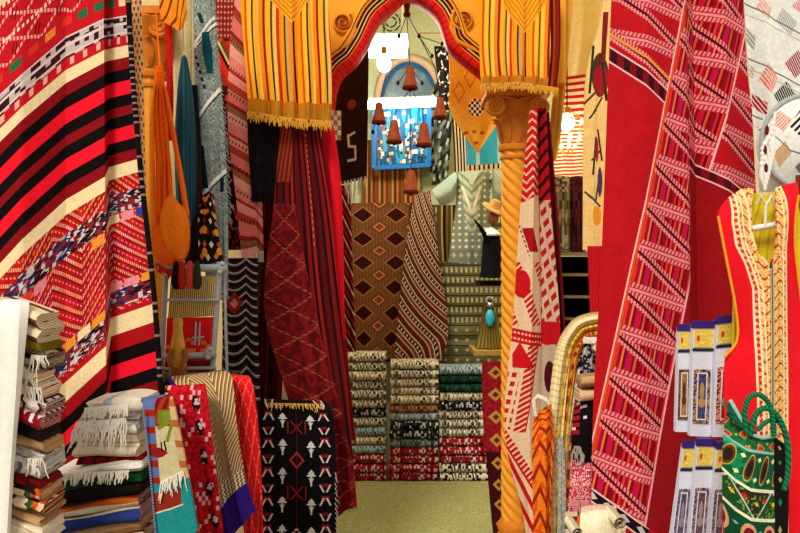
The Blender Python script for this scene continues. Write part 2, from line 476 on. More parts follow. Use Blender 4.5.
# ================================================================== striped cloths on the arch
STR = [(5, '#fa9c18'), (2, '#d0500c'), (4, '#fab82c'), (1.6, '#2a1206'), (4, '#ffc440'), (3, '#ea801a'), (2, '#8a1c0c'), (5, '#fab024'), (1.4, '#3a3a2a'), (3, '#f7c45c'), (2.4, '#d83a16'), (4, '#f29a1c'), (1.8, '#54301a'), (3, '#c9a050'), (3, '#ef8414'), (1.6, '#201008')]
def arch_cloth(hem_dark):
    def fn(u, v):
        c = stripes(u*76+3*sn(v*3), STR)
        c = mix(band(v, .88, .93), c, mix(fr(u*60) < .5, '#d88a1c', '#a85c10'))
        c = mix(v > .93, c, '#b8761c')
        vv = v-.36+abs(u-.55)*.75        # the yellow V of needlework at the top
        c = mix((vv < 0) & (v < .38), c, mix((fr(vv*26) < .4), '#f4a420', '#d07a10'))
        if hem_dark: c = mix(u > .87, c, stripes(u*60, [(3, '#8a1a10'), (2, '#3c0c06'), (2, '#b8401a')]))
        return c
    return fn
m_gold = mat('gold_thread', '#d8962a', rough=.7, vary=.2)
o = loft('striped_hanging', [[(238, -25, 3.99), (241, 20, 3.98), (245, 70, 3.97), (248, 113, 3.96)], [(285, -25, 3.99), (287, 20, 3.97), (289, 70, 3.95), (290, 120, 3.94)], [(326, -25, 3.99), (329, 20, 3.98), (332, 70, 3.97), (331, 123, 3.96)]], mat('orange_striped_silk', arch_cloth(False)), nu=60, fold=wav(.018, 5, .4, .6), smooth_u=True)
tag(o, 'orange and yellow striped cloth hung over the left haunch of the arch', 'hanging', 'striped cloths on the arch')
fringe('fringe', [(248, 111, 3.95), (290, 118, 3.93), (331, 121, 3.95)], 90, .045, m_gold, o, .004)
o = loft('striped_hanging', [[(478, -25, 4.11), (479, 30, 4.1), (480, 60, 4.09), (481, 86, 4.08)], [(520, -25, 4.11), (520, 30, 4.09), (520, 60, 4.07), (519, 84, 4.06)], [(560, -25, 4.11), (561, 30, 4.1), (560, 60, 4.09), (557, 90, 4.09)]], mat('orange_striped_silk_edged', arch_cloth(True)), nu=60, fold=wav(.016, 5, 1.4, .6), smooth_u=True)
tag(o, 'orange and red striped cloth whose hem brushes the right column capital', 'hanging', 'striped cloths on the arch')
fringe('fringe', [(480, 84, 4.07), (520, 82, 4.05), (558, 88, 4.07)], 84, .04, m_gold, o, .004)

# ================================================================== left: the big striped blanket
def blanket(u, v):
    A = lambda y: .22+(y-50)/112*.24
    B = lambda y: .46+(y-164)/144*.32
    t = mth('DIVIDE', v, 1.2)
    R_, BR, DK, BK, CR = '#c8101a', '#f01428', '#8a0a12', '#0c0405', '#f0d6a0'
    st = [(0, '#c41420')]
    st += [(A(45), CR), (A(56), DK), (A(66), BK), (A(78), BR), (A(90), BK), (A(101), DK), (A(111), BK), (A(121), BR), (A(134), BK), (A(145), DK), (A(156), CR), (B(171), '#b4101a')]
    st += [(B(303), CR), (B(323), '#a80c14'), (B(340), BK), (B(355), BR), (B(371), BK), (B(386), DK), (B(402), BK), (B(420), BR), (B(438), BK)]
    c = ramp(t, [(p/1.2 if p else 0, q) for p, q in st])
    pink, wht = '#e88a88', '#f2d8c0'
    # lattice of the top field
    z1 = v < A(0)
    la = fr(u*7+v*22); lb = fr(u*7-v*22)
    c = mix(z1 & ((la < .14) | (lb < .14)) & (fr(u*66) < .6), c, '#f0a8a0')
    c = mix(z1 & (dia(u*10, v*16) < .22) & (fr(u*60+v*30) < .5), c, '#7a0810')
    c = mix(z1 & (fr(v*16) < .1) & (fr(u*50) < .5), c, wht)
    # embroidered band with coloured squares
    sqc = cells(u*13, 3, ['#e8b070', '#1f3f9a', '#1f6a3a', '#f0d0a0', '#d83020', '#e88a30'])
    c = mix(band(v, A(2), A(9)) & (fr(u*13) < .6), c, sqc)
    eb = band(v, A(18), A(36))
    c = mix(eb, c, mix(wn(fl(u*44), fl(v*130)) > .55, '#3a1018', '#c8b0a8'))
    c = mix(band(v, A(24), A(26.5)) | band(v, A(18), A(19.5)) | band(v, A(33), A(34.5)), c, '#d8c8c0')
    c = mix(band(v, A(37), A(43)) & (fr(u*16) < .3), c, '#e0b090')
    # middle field
    zm = band(v, B(172), B(300))
    zig = fr(v*36+tri(u*3.6)*2.2)
    c = mix(zm, c, mix(ns(u*6, v*9, 2, 2) > .5, '#a80e18', '#c4141e')); c = mix(zm & (zig < .24) & (fr(u*110+v*40) < .6), c, mix(wn(fl(u*9), fl(v*14)) > .3, '#f0bcb4', '#e8a070')); c = mix(zm & band(zig, .30, .38), c, '#70080f')
    c = mix(zm & band(zig, .58, .70) & (fr(u*60+.3) < .5), c, mix(wn(fl(v*12), 3.0) > .6, '#e87880', '#e89838'))
    for y0 in (187, 278):
        mb_ = band(v, B(y0), B(y0+18))
        c = mix(mb_, c, mix((wn(fl(u*75+tri(v*84)*2.0), fl(v*140)) < .55), mix(wn(fl(u*12), 2.0) > .55, '#16101a', '#1c2450'), mix(wn(fl(u*60), fl(v*120)) > .4, '#d0c0bc', '#8a2028')))
    for y0, sd in ((206, 5), (271, 9)):
        c = mix(band(v, B(y0), B(y0+8)) & (wn(fl(u*5), sd*1.3) > .35) & (fr(u*15) < .85), c, cells(u*15, sd, ['#2a6a3a', '#e88a90', '#f0d0a0', '#e04030', '#2a4090', '#e8902a']))
    return c
VS = [0, .22, .46, .78, 1.12]
o = loft('striped_blanket', [
    [(-45, 40, 2.86), (-45, 178, 2.86), (-45, 318, 2.86), (-45, 490, 2.86), (-45, 620, 2.86)],
    [(22, -10, 2.84), (22, 112, 2.84), (22, 245, 2.84), (22, 420, 2.84), (22, 560, 2.84)],
    [(66, -50, 2.93), (66, 75, 2.93), (66, 205, 2.93), (66, 385, 2.93), (66, 520, 2.93)],
    [(103, -62, 2.87), (104, 55, 2.87), (105, 182, 2.87), (106, 349, 2.87), (107, 480, 2.87)],
    [(106, -62, 2.93), (107, 54, 2.93), (109, 172, 2.93), (111, 321, 2.93), (112, 462, 2.93)],
    [(126, -62, 2.9), (131, 49, 2.9), (140, 163, 2.9), (155, 306, 2.9), (164, 446, 2.9)]],
    mat('red_black_striped_wool', blanket), us=[0, .28, .48, .66, .68, .84], vs=VS, nu=60, nv=90, th=.01)
tag(o, 'huge red, black and cream striped wool blanket hanging in folds at far left', 'blanket')
fr_m = mat('black_beaded_edge', lambda u, v: mix((fr(v*70) < .3) & (wn(fl(v*70), 2.0) > .4), '#12070a', '#8a7468'))
b = MB()
e = [P(x, y, 2.885) for x, y in ((126, -62), (131, 49), (140, 163), (155, 306), (164, 446))]
ks = [0, .25, .5, .75, 1]; b.tube([herm(ks, e, i/60) for i in range(61)], .010, 8); b.build('beaded_edge', fr_m, o)
o = loft('cream_dotted_runner', [[(127, -30, 3.1), (131, 60, 3.1), (137, 150, 3.1), (142, 240, 3.1)], [(141, -30, 3.12), (143, 60, 3.12), (145, 150, 3.12), (148, 240, 3.12)]], mat('cream_red_dotted', lambda u, v: mix((fr(u*3+.5*fl(fr(v*22)*2)) < .4) & (fr(v*44) < .6), '#e8b878', '#8a1810')), nu=10, fold=wav(.006, 1))
tag(o, 'narrow cream runner with dark red dots beside the striped blanket edge', 'runner')

# stacks of folded textiles at the left
m_bench = mat('worn_bench_wood', lambda u, v: mix(ns(u*2, v*20, 2, 3), '#3a2414', '#5a3a20'), rough=.7)
def table(name, x0, x1, y0, y1, z, label):
    t = empty(name, ((x0+x1)/2, (y0+y1)/2, 0), label, 'table')
    mk_box('table_top', x0, x1, y0, y1, z-.04, z, m_bench, t)
    for x in (x0+.03, x1-.07):
        for y in (y0+.03, y1-.07): mk_box('leg', x, x+.04, y, y+.04, 0, z-.04, m_bench, t)
    return t
def fab2(name, cols, n=30, k=14, rag=.5):
    return mat(name, lambda u, v: mix(wn(fl(u*160), fl(v*160)) > rag, cells(u*3, v*n, cols), cells(u*k*4, v*n*2, cols, 3)))
fz = {
 'cream': mat('cream_wool', lambda u, v: mix(fr(v*60) < .25, '#e8d6b4', '#c8b08a')),
 'white': mat('white_cotton', lambda u, v: mix(fr(v*90) < .2, '#f2ead8', '#d8cdb4')),
 'creambrown': mat('cream_brown_wool', lambda u, v: mix(fr(v*9) < .3, '#e6cfa6', '#6a3418')),
 'olive': mat('olive_wool', lambda u, v: mix(fr(u*30) < .3, '#8a7a1c', '#6e6214')),
 'darkweave': mat('dark_patterned_weave', lambda u, v: cells(u*70, v*70, ['#1a0e0c', '#3a1a14', '#c8b8a0', '#241210', '#b89a7a'])),
 'peach': mat('peach_cream_weave', lambda u, v: mix(cells(u*40, v*30, ['#eec8a0', '#e0b48a', '#f4dcc0']), '#1a0c0a', (wn(fl(u*60), fl(v*14)) > .8)) if False else mix(wn(fl(u*60), fl(v*30)) > .8, cells(u*40, v*30, ['#eec8a0', '#e0b48a', '#f4dcc0']), '#1a0c0a')),
 'maroon': mat('maroon_white_weave', lambda u, v: mix((wn(fl(u*80), fl(v*60)) > .72), '#5a0c14', '#d8c8bc')),
 'redemb': mat('red_white_embroidery', lambda u, v: mix((dia(u*28, v*28) < .28) | (wn(fl(u*110), fl(v*90)) > .86), '#8c0c16', '#e8d8d0')),
 'tan': mat('tan_wool', lambda u, v: mix(fr(v*26) < .4, '#c49a68', '#9a6e40')),
 'darkred': mat('dark_red_wool', lambda u, v: mix(fr(u*24) < .3, '#7a0c14', '#4a070c')),
 'multi': mat('orange_green_multi_weave', lambda u, v: cells(u*60, v*44, ['#c8501c', '#d8b890', '#2a4a2a', '#8a2014', '#e0a050', '#1a1210'])),
 'greycream': mat('grey_cream_shag', lambda u, v: cells(u*90, v*60, ['#d8d0c4', '#b0a8a0', '#f0e8dc', '#6a6460'])),
 'paleblue': mat('pale_blue_cream_weave', lambda u, v: mix(fr(u*7) < .8, '#a9b2b4', '#e0d2b8')),
 'green': mat('bottle_green_wool', lambda u, v: mix(fr(v*40) < .3, '#0c4a24', '#083018')),
 'black': mat('black_brown_wool', lambda u, v: mix(fr(v*12) < .2, '#140c0a', '#4a3020')),
 'bluestripe': mat('blue_orange_stripe', lambda u, v: stripes(v*60, [(2, '#2a3a7a'), (1, '#e0d0b0'), (2, '#c85a1c'), (1, '#1a1412'), (2, '#7a8aa0'), (1.5, '#a83014')])),
 'brownstripe': mat('brown_cream_stripe', lambda u, v: stripes(v*60, [(3, '#6a4428'), (2, '#e8d4b0'), (1, '#2a1610'), (2, '#b8906a')])),
}
table('display_table', -1.34, -.99, 2.26, 2.50, .705, 'low wooden table under the left edge textile pile')
def pile(items, Y, x0, x1, ybot, group, cat, dep, tilt):
    """items bottom to top: (top y px, material key, layers, dx0, dx1, label)"""
    yb = ybot
    for (yt, key, lay, d0, d1, label) in items:
        z0, z1 = P(0, yb, Y).z, P(0, yt, Y).z
        a, b_ = P(x0+d0, 0, Y).x, P(x1+d1, 0, Y).x
        o = folded('folded_textile', a, b_, Y+rnd.uniform(-.012, .012), dep*rnd.uniform(.9, 1.05), z0+.0015, (z1-z0)-.003, lay+(1 if z1-z0 > .034 else 0), fz[key], tilt=tilt*(1 if dep < .18 else (1.9-1.7*(yb < 470)-.0))+rnd.uniform(-.006, .006), jit=.0045, bow=.006)
        tag(o, label, cat, group); yb = yt
        yield o, key, (a, b_, z0, z1)
wh = mat('white_fringe', '#e9dfcb'); blkfr = mat('black_fringe', '#1c1412')
A_items = [(560, 'brownstripe', 2, 0, 2, 'brown and cream striped folded cloth at the bottom of the left edge pile'),
 (537, 'tan', 1, -2, 0, 'tan folded cloth second from the bottom of the left edge pile'),
 (521, 'cream', 1, 0, 3, 'cream folded cloth near the bottom of the left edge pile'),
 (508, 'tan', 2, -6, -2, 'tan brown folded cloth below the orange patterned ones at far left'),
 (496, 'multi', 1, 0, 4, 'orange and green patterned folded cloth, lower of two in the left edge pile'),
 (484, 'multi', 1, -2, 0, 'orange and green patterned folded cloth, upper of two in the left edge pile'),
 (474, 'darkred', 1, 0, -4, 'dark red folded cloth under the knotted cream one at far left'),
 (449, 'greycream', 2, -2, -2, 'cream fringed folded blanket halfway up the left edge pile'),
 (436, 'tan', 1, 0, 0, 'tan folded wool cloth with a dark gap above it at far left'),
 (422, 'black', 1, -2, -3, 'dark brown folded wool cloth in the middle of the left edge pile'),
 (406, 'redemb', 1, 0, 2, 'red folded cloth with white embroidery in the left edge pile'),
 (394, 'maroon', 1, 0, 2, 'maroon and white flecked folded cloth in the left edge pile'),
 (378, 'peach', 2, 0, -3, 'peach folded cloth with black flecks, lower of two in the left edge pile'),
 (364, 'peach', 1, 2, -6, 'peach folded cloth with black flecks, upper of two in the left edge pile'),
 (346, 'darkweave', 2, 0, 2, 'dark patterned folded cloth below the olive one at far left'),
 (337, 'olive', 1, 2, 2, 'olive green folded cloth under the top roll at far left'),
 (306, 'creambrown', 3, 4, 0, 'cream and brown rolled blanket on top of the left edge pile')]
for o, key, (a, b_, z0, z1) in pile(A_items, 2.3, -8, 41, 577, 'folded textiles in the left edge pile', 'folded textile', .16, -.046):
    if key in ('greycream', 'peach', 'maroon', 'darkweave'):
        fringe('fringe', [Vector((b_-.03, 2.295, z1-.012-.012)), Vector((b_+.006, 2.31, z1-.014-.015))], 12, .045, wh, o, .0022, jit=.5)
# the white cloth over the left shoulder of that pile
o = loft('white_cloth', [[(-45, 309, 2.55), (-45, 303, 2.42), (-45, 306, 2.27), (-45, 380, 2.245), (-45, 470, 2.25), (-45, 600, 2.25)], [(20, 309, 2.55), (20, 303, 2.42), (20, 306, 2.27), (17, 380, 2.245), (11, 470, 2.25), (4, 600, 2.25)], [(28, 310, 2.55), (28, 304, 2.42), (29, 308, 2.285), (22, 380, 2.262), (14, 470, 2.265), (7, 600, 2.265)]], mat('plain_white_cotton', lambda u, v: mix(ns(u*6, v*14, 2, 3), '#ece6d6', '#f6f2e6'), vary=.1), us=[0, .85, 1], nu=30, fold=wav(.004, 2), flip=False)
tag(o, 'plain white cotton cloth hanging over the front of the left edge pile', 'cloth')

table('display_table', -1.14, -.82, 2.60, 2.84, .525, 'low wooden table under the fringed textile pile left of centre')
B_items = [(572, 'brownstripe', 2, 0, 0, 'brown striped folded cloth at the bottom of the fringed pile'),
 (556, 'cream', 1, 2, 0, 'cream folded cloth second from the bottom of the fringed pile'),
 (541, 'brownstripe', 1, -4, 0, 'brown and cream striped folded cloth, lower in the fringed pile'),
 (528, 'tan', 1, 0, -3, 'tan folded cloth under the striped ones in the fringed pile'),
 (514, 'bluestripe', 1, -2, 0, 'blue and orange striped folded cloth, lower of two in the fringed pile'),
 (501, 'bluestripe', 1, 0, -2, 'blue and orange striped folded cloth, upper of two in the fringed pile'),
 (488, 'black', 1, -6, -2, 'black folded wool cloth under the green one in the fringed pile'),
 (478, 'green', 1, 4, -1, 'bottle green folded wool cloth in the fringed pile'),
 (466, 'white', 1, -6, 0, 'white folded cotton cloth with a ragged edge in the fringed pile'),
 (458, 'darkred', 1, 18, 0, 'dark red folded cloth under the thick cream fold in the fringed pile'),
 (436, 'cream', 2, 16, -4, 'thick cream folded wool cloth in the upper half of the fringed pile'),
 (414, 'greycream', 2, 20, -4, 'grey and cream shaggy fringed cloth near the top of the fringed pile'),
 (400, 'paleblue', 1, 28, 0, 'pale blue grey folded cloth on top of the fringed pile')]
for o, key, (a, b_, z0, z1) in pile(B_items, 2.62, 58, 141, 594, 'folded textiles in the fringed pile', 'folded textile', .20, .022):
    if key in ('greycream', 'paleblue', 'white'):
        ln = .075 if key == 'greycream' else .035
        fringe('fringe', [Vector((a+.005, 2.602, z1-.022)), Vector((b_-.03, 2.600, z1-.008))], 64, ln, wh, o, .0028, jit=.4, dirv=(-.15, -.1, -1))

# pictorial tapestry over the front corner
def pict(u, v):
    x, y = u*100, v*100
    c = '#c8b98a'
    c = mix(y < 426, c, mix(fr(x*.11+y*.03) < .5, '#a02814', '#6a1008'))
    c = mix(band(y, 410, 424) & (x > 158+0), c, '#6c7420')
    # left border
    lb = x-(146+(y-400)*.10)
    c = mix(lb < 7, c, mix(fr(y*.06) < .6, '#9a2010', '#5a6a9a'))
    c = mix((y-(424)-abs(x-170)*0 < 0) & (x > 162) & (y > 412), c, '#7a8424')
    c = mix(seg(x, y, 160, 427, 172, 420, 2.2) | seg(x, y, 168, 440, 172, 423, 1.6), c, '#7c8020')
    c = mix(disc(x, y, 158, 452, 9, 5) | seg(x, y, 160, 455, 166, 452, 2.0), c, '#8a1c10')
    c = mix(seg(x, y, 162, 442, 163, 450, .8) | seg(x, y, 165, 441, 167, 449, .8), c, '#141010')
    c = mix(x-(171+(y-420)*.20) > 0, c, mix(fr(y*.05) < .35, '#c8a878', mix(fr(y*.05) < .7, '#7a9a90', '#b06030')))
    lo = y-(482+(x-165)*-.22)
    c = mix(lo > 0, c, '#1e8a88')
    c = mix((lo > 8) & (y-(513-(x-152)*.33) < 0) & (x < 182) & (lo < 30), c, '#8a2a18')
    c = mix(line(y-(514-(x-152)*.33), 0, .8) & (x < 184), c, '#e0c8a0')
    c = mix(y-(560-(x-160)*.8) > 0, c, '#8c1018')
    return c
o = loft('pictorial_tapestry', [[(142, 397, 2.70), (141, 399, 2.63), (143, 408, 2.54), (150, 470, 2.52), (156, 540, 2.52), (159, 600, 2.52)], [(168, 394, 2.70), (172, 396, 2.63), (174, 404, 2.54), (187, 470, 2.52), (199, 540, 2.52), (206, 600, 2.52)]], mat('pictorial_wool', pict), nu=24, nv=60, fold=wav(.004, 1.5), uv='planar', Y0=2.53, flip=False)
tag(o, 'pictorial tapestry in beige, olive and teal with a white fringe, draped over the fringed pile', 'tapestry')
fringe('fringe', [(161, 481, 2.515), (183, 470, 2.515)], 26, .055, wh, o, .0022, jit=.35)
b = MB(); e = [P(x, y, 2.515) for x, y in ((143, 408), (150, 470), (156, 540), (158, 580))]; b.tube([herm([0, .33, .66, 1], e, i/30) for i in range(31)], .003, 6); b.build('blue_edge_cord', mat('blue_white_cord', lambda u, v: mix(fr(v*80) < .6, '#2a4a8a', '#8a94b0')), o)
def redmotif(u, v):
    x, y = u*100, v*100
    c = mix(ns(x, y, .25, 2) > .52, '#c8101e', '#960a14')
    c = mix((wn(fl(x*.35), fl(y*.22)) > .86), c, '#e0a0a0')
    sx = x-(182+(y-400)*.17)
    for cy in (404, 428, 456, 488, 520):
        wob = (ns(x, y, .35, 2)-.5)*7
        c = mix(disc(sx+wob, y-wob, 13, cy, 4, 8), c, '#240810'); c = mix(disc(sx-wob, y+wob, 14, cy-2, 2.6, 3.4), c, '#d8c0c0')
    return c
o = loft('red_floral_cloth', [[(165, 390, 2.85), (166, 386, 2.80), (168, 395, 2.74), (182, 470, 2.72), (196, 540, 2.72), (205, 600, 2.72)], [(200, 386, 2.85), (204, 384, 2.80), (207, 394, 2.74), (216, 470, 2.72), (224, 540, 2.72), (228, 600, 2.72)]], mat('red_floral_wool', redmotif), nu=20, fold=wav(.006, 2), uv='planar', Y0=2.73, flip=False)
tag(o, 'crimson cloth with black and white flowers beside the pictorial tapestry', 'cloth')
def runner(u, v):
    w = u*1.0
    zz = fr(v*26+tri(u*1.5)*5)
    c = mix(zz < .38, '#7a5a34', '#d8b884')
    c = mix(band(zz, .38, .5), c, '#2e1a10')
    c = mix(band(zz, .7, .8), c, '#b8824a')
    tip = v-(.86-u*.16)
    c = mix(tip > -.10, c, mix(fr(u*9+tri(v*40)*.5) < .5, '#e0caa0', '#6a4a2a'))
    c = mix(tip > 0, c, mix(fr(v*60) < .3, '#2a1468', '#3a1c84'))
    c = mix(u < .07, c, '#33187a')
    return c
o = loft('brown_runner', [[(165, 379, 3.2), (166, 377, 3.05), (172, 385, 2.93), (194, 400, 2.88), (204, 440, 2.87), (214, 490, 2.87), (224, 545, 2.87)], [(222, 371, 3.2), (226, 371, 3.05), (232, 378, 2.93), (236, 420, 2.88), (240, 455, 2.87), (247, 490, 2.87), (254, 512, 2.87)]], mat('brown_zigzag_wool', runner), nu=36, nv=60, fold=wav(.008, 2, 2), vs=[0, .05, .12, .25, .5, .75, 1], flip=False)
tag(o, 'brown and cream zigzag runner with violet ends draped beside the red cloths', 'runner')
o = loft('scarlet_cloth', [[(226, 378, 3.25), (228, 374, 3.12), (230, 384, 3.0), (236, 450, 2.97), (244, 540, 2.96), (246, 600, 2.96)], [(246, 378, 3.25), (249, 376, 3.12), (253, 388, 3.0), (259, 450, 2.97), (262, 540, 2.96), (263, 600, 2.96)]], mat('scarlet_lattice_wool', lambda u, v: mix((fr(u*3+v*10) < .1) | (fr(u*3-v*10) < .1) & (fr(v*60) < .6), '#d4141a', '#f06a50')), nu=16, fold=wav(.006, 1.5), flip=False)
tag(o, 'scarlet cloth with a faint lattice, right of the brown zigzag runner', 'cloth')
# ================================================================== left middle: bags, scarves, loom
m_orange = mat('orange_cotton', lambda u, v: mix(ns(u*14, v*2, 1.5, 2), '#f8700c', '#ff9420'))
m_orange2 = mat('deep_orange_cotton', lambda u, v: mix(ns(u*10, v*5, 1.5, 2), '#e8540c', '#fa7a10'))
bag = empty('shoulder_bag', P(170, 270, 3.35), 'orange cotton shoulder bag with long straps hanging from the carved column capital', 'bag')
Yb = 3.34
def bagbody(u, v): return (0, -.035*math.sin(PI*min(1, max(0, u)))*math.sin(PI*min(1, .15+.75*v)), 0)
loft('body', [[(156, 214, Yb), (152, 232, Yb), (153, 252, Yb), (164, 270, Yb)], [(172, 222, Yb), (172, 236, Yb), (172, 256, Yb), (172, 273, Yb)], [(187, 207, Yb), (190, 226, Yb), (189, 250, Yb), (180, 268, Yb)]], m_orange2, bag, nu=24, nv=24, th=.03, fold=bagbody, smooth_u=True)
loft('pocket_flap', [[(164, 200, Yb-.03), (160, 222, Yb-.03), (166, 246, Yb-.035), (176, 258, Yb-.03)], [(172, 194, Yb-.03), (174, 216, Yb-.05), (176, 240, Yb-.05), (179, 259, Yb-.035)], [(178, 202, Yb-.03), (186, 212, Yb-.03), (189, 236, Yb-.035), (184, 258, Yb-.03)]], m_orange, bag, nu=20, nv=24, th=.008, smooth_u=True)
for pts in ([(156, 72), (153, 110), (152, 160), (154, 225)], [(158, 72), (157, 110), (158, 160), (160, 215)], [(160, 72), (164, 110), (168, 160), (171, 205)], [(161, 72), (169, 110), (178, 160), (187, 215)], [(160, 72), (161, 115), (164, 165), (165, 208)]):
    w = 3.0
    loft('strap', [[(x-w*.9*(.3+.7*min(1, (y-60)/60)), y, Yb-.006) for x, y in pts], [(x, y, Yb-.024) for x, y in pts], [(x+w*.9*(.3+.7*min(1, (y-60)/60)), y, Yb-.006) for x, y in pts]], rnd.choice([m_orange, m_orange2]), bag, nu=8, nv=40, th=.006, fold=lambda u, v: .004*math.sin(11*v+5*u), smooth_u=True)
b = MB(); b.tube([P(160, 66, Yb), P(160, 76, Yb)], .016, 12); b.tube([P(160, 66, Yb), P(158, 40, 3.45), P(156, 12, 3.5)], .004, 6); b.build('knot', m_orange2, bag)
fringe('fringe', [(156, 262, Yb-.01), (172, 271, Yb-.03), (186, 262, Yb-.01)], 34, .035, mat('red_orange_tassel', '#b8280e'), bag, .004)
o = loft('orange_kerchief', [[(158, -15, 3.36), (159, 6, 3.36), (161, 20, 3.36)], [(173, -15, 3.36), (176, 15, 3.35), (179, 31, 3.35)], [(186, -15, 3.36), (187, 8, 3.36), (186, 22, 3.36)]], mat('orange_ribbed', lambda u, v: mix(fr(u*4+v*2) < .25, '#f08a18', '#7a3408')), nu=16, nv=16, fold=wav(.006, 2))
tag(o, 'small orange kerchief with dark lines at the top beside the carved capital', 'kerchief')
o = loft('red_tassel_cord', [[(164, -15, 3.42), (165, 40, 3.42), (166, 90, 3.42), (165, 140, 3.42)], [(171, -15, 3.42), (172, 40, 3.42), (173, 90, 3.42), (171, 140, 3.42)]], mat('red_braid', lambda u, v: mix(fr(u*2+v*30) < .3, '#d01a12', '#8a0c0a')), nu=8, nv=60, th=.02, fold=wav(.005, 1))
tag(o, 'long narrow red braided band behind the orange bag straps', 'braid')
m_teal = mat('dark_teal_silk', lambda u, v: mix(fr(u*3.1+.1*sn(v*6)) < .35, '#12404c', '#1c6270'), rough=.6)
o = loft('teal_scarf', [[(181, 58, 3.46), (177, 90, 3.46), (174, 150, 3.46), (177, 225, 3.46)], [(184, 55, 3.44), (186, 90, 3.42), (186, 150, 3.42), (187, 230, 3.42)], [(187, 58, 3.46), (192, 90, 3.46), (196, 150, 3.46), (195, 215, 3.46)]], m_teal, nu=24, fold=wav(.008, 3, 1), smooth_u=True)
tag(o, 'dark teal silk scarf gathered at the top, right of the orange bag', 'scarf')
b = MB(); b.tube([P(184, 58, 3.45), P(183, 30, 3.5), P(182, -20, 3.55)], .003, 6); b.build('cord', mat('cream_cord', '#d8c08a'), o)
o = loft('black_shawl', [[(190, 85, 3.56), (188, 150, 3.56), (185, 230, 3.56), (184, 270, 3.56)], [(196, 85, 3.54), (201, 150, 3.54), (203, 220, 3.54), (206, 270, 3.54)]], mat('black_brown_shawl', lambda u, v: ramp(v, [(0, '#120e12'), (.48, '#3a2010'), (.8, '#241410')], 'LINEAR')), nu=12, fold=wav(.008, 2))
tag(o, 'black and dark brown shawl behind the teal scarf', 'shawl')
o = loft('cream_drape', [[(168, -20, 3.64), (166, 60, 3.64), (166, 130, 3.64), (168, 200, 3.64)], [(185, -20, 3.62), (185, 60, 3.62), (186, 130, 3.62), (187, 200, 3.62)], [(199, -20, 3.64), (198, 60, 3.64), (198, 130, 3.64), (200, 200, 3.64)]], mat('cream_green_wool', lambda u, v: mix(ns(u*8, v*20, 2, 3), '#c8b878', '#e2d49c')), nu=24, fold=wav(.012, 3), smooth_u=True)
tag(o, 'plain cream drape hanging behind the teal scarf', 'drape')

def knit(u, v):
    x, y = u*100, v*100
    c = mix((dia(x*.11, y*.08) < .30) & (dia(x*.11, y*.08) > .18), '#8f9a90', '#b8beb0')
    c = mix(wn(fl(x*.8), fl(y*.8)) > .7, c, '#6a7670')
    for x0, y0, x1, y1, w in ((194, 44, 216, 22, 2), (194, 120, 224, 84, 1.6), (200, 196, 226, 170, 1.8), (194, 40, 214, 18, 1)):
        c = mix(seg(x, y, x0, y0, x1, y1, w), c, '#ececd8')
        c = mix(seg(x, y, x0+3, y0+1, x1+2, y1+2, .6), c, '#2a2a24')
    tl = '#0f4a52'
    c = mix(band(y, 32, 74) & (abs(x-(205+(y-32)*.13)) < 5.5-abs(y-50)*.1), c, tl)
    c = mix(band(y, 12, 23) & (abs(x-(198+(y-12)*.4)) < 2.2), c, '#1a3030')
    c = mix(band(y, 145, 188) & (x < 203+(y-145)*.12), c, '#0c2230')
    c = mix(band(y, 178, 192) & (abs(x-222) < 2), c, '#0c2230')
    c = mix(band(y, 55, 92) & (x-(196+(y-55)*.30) < 0) & (x-(193+(y-55)*.30) > 0) & (fr(y*.13) < .55), c, '#141818')
    return c
o = loft('knit_shawl', [[(193, -25, 3.55), (194, 60, 3.55), (197, 140, 3.55), (203, 220, 3.55), (206, 300, 3.55)], [(210, -25, 3.52), (212, 60, 3.52), (214, 140, 3.52), (220, 220, 3.52), (221, 300, 3.52)], [(214, -25, 3.54), (219, 60, 3.54), (225, 140, 3.54), (228, 220, 3.54), (228, 300, 3.54)]], mat('grey_green_knit', knit), nu=24, fold=wav(.008, 2), uv='planar', Y0=3.53)
tag(o, 'long grey green knitted shawl with teal diamonds and white lines', 'shawl')
fringe('fringe', [(216, 55, 3.54), (225, 140, 3.54), (228, 220, 3.54)], 40, .03, mat('grey_fringe', '#98a298'), o, .002, dirv=(.7, 0, -1))
def mixrug(u, v):
    c = cells(u*5+v*3, v*30, ['#a8281a', '#7a1410', '#c84a30', '#4a0c0c', '#d8a080'])
    c = mix(v < .25, c, mix(dia(u*7, v*44) < .3, '#8a2018', '#d89070'))
    c = mix(band(v, .26, .43), c, stripes(u*4-v*22, [(1, '#d83020'), (.5, '#2a120c'), (.4, '#e0c070'), (.6, '#5a4a22'), (.8, '#b82418')]))
    return mix((v > .46) & (wn(fl(u*14), fl(v*80)) < .75), c, '#0e0a0c')
o = loft('mixed_kilim', [[(213, -25, 4.12), (213, 60, 4.12), (216, 150, 4.12), (222, 250, 4.12)], [(238, -25, 4.12), (236, 60, 4.12), (238, 150, 4.12), (244, 250, 4.12)]], mat('red_patch_kilim', mixrug), nu=16, fold=wav(.008, 2))
tag(o, 'dark red kilim with red and yellow chevrons behind the grey knitted shawl', 'kilim')
def pinkrug(u, v):
    c = stripes(v*34-u*2.6, [(1.4, '#d87868'), (.4, '#a8281c'), (1.1, '#e08a78'), (.7, '#b83020'), (.3, '#7a4a24'), (1.5, '#d86a5c'), (.5, '#8a1c14'), (.8, '#8a5a30'), (1.2, '#e09484')])
    hatch = (fr(u*9+v*30) < .35) & (fr(v*11.3-u*.85) < .14)
    c = mix(hatch, c, '#3a0e10')
    return mix(v > .955, c, mix(fr(u*16) < .5, '#e8dcc8', '#6a5040'))
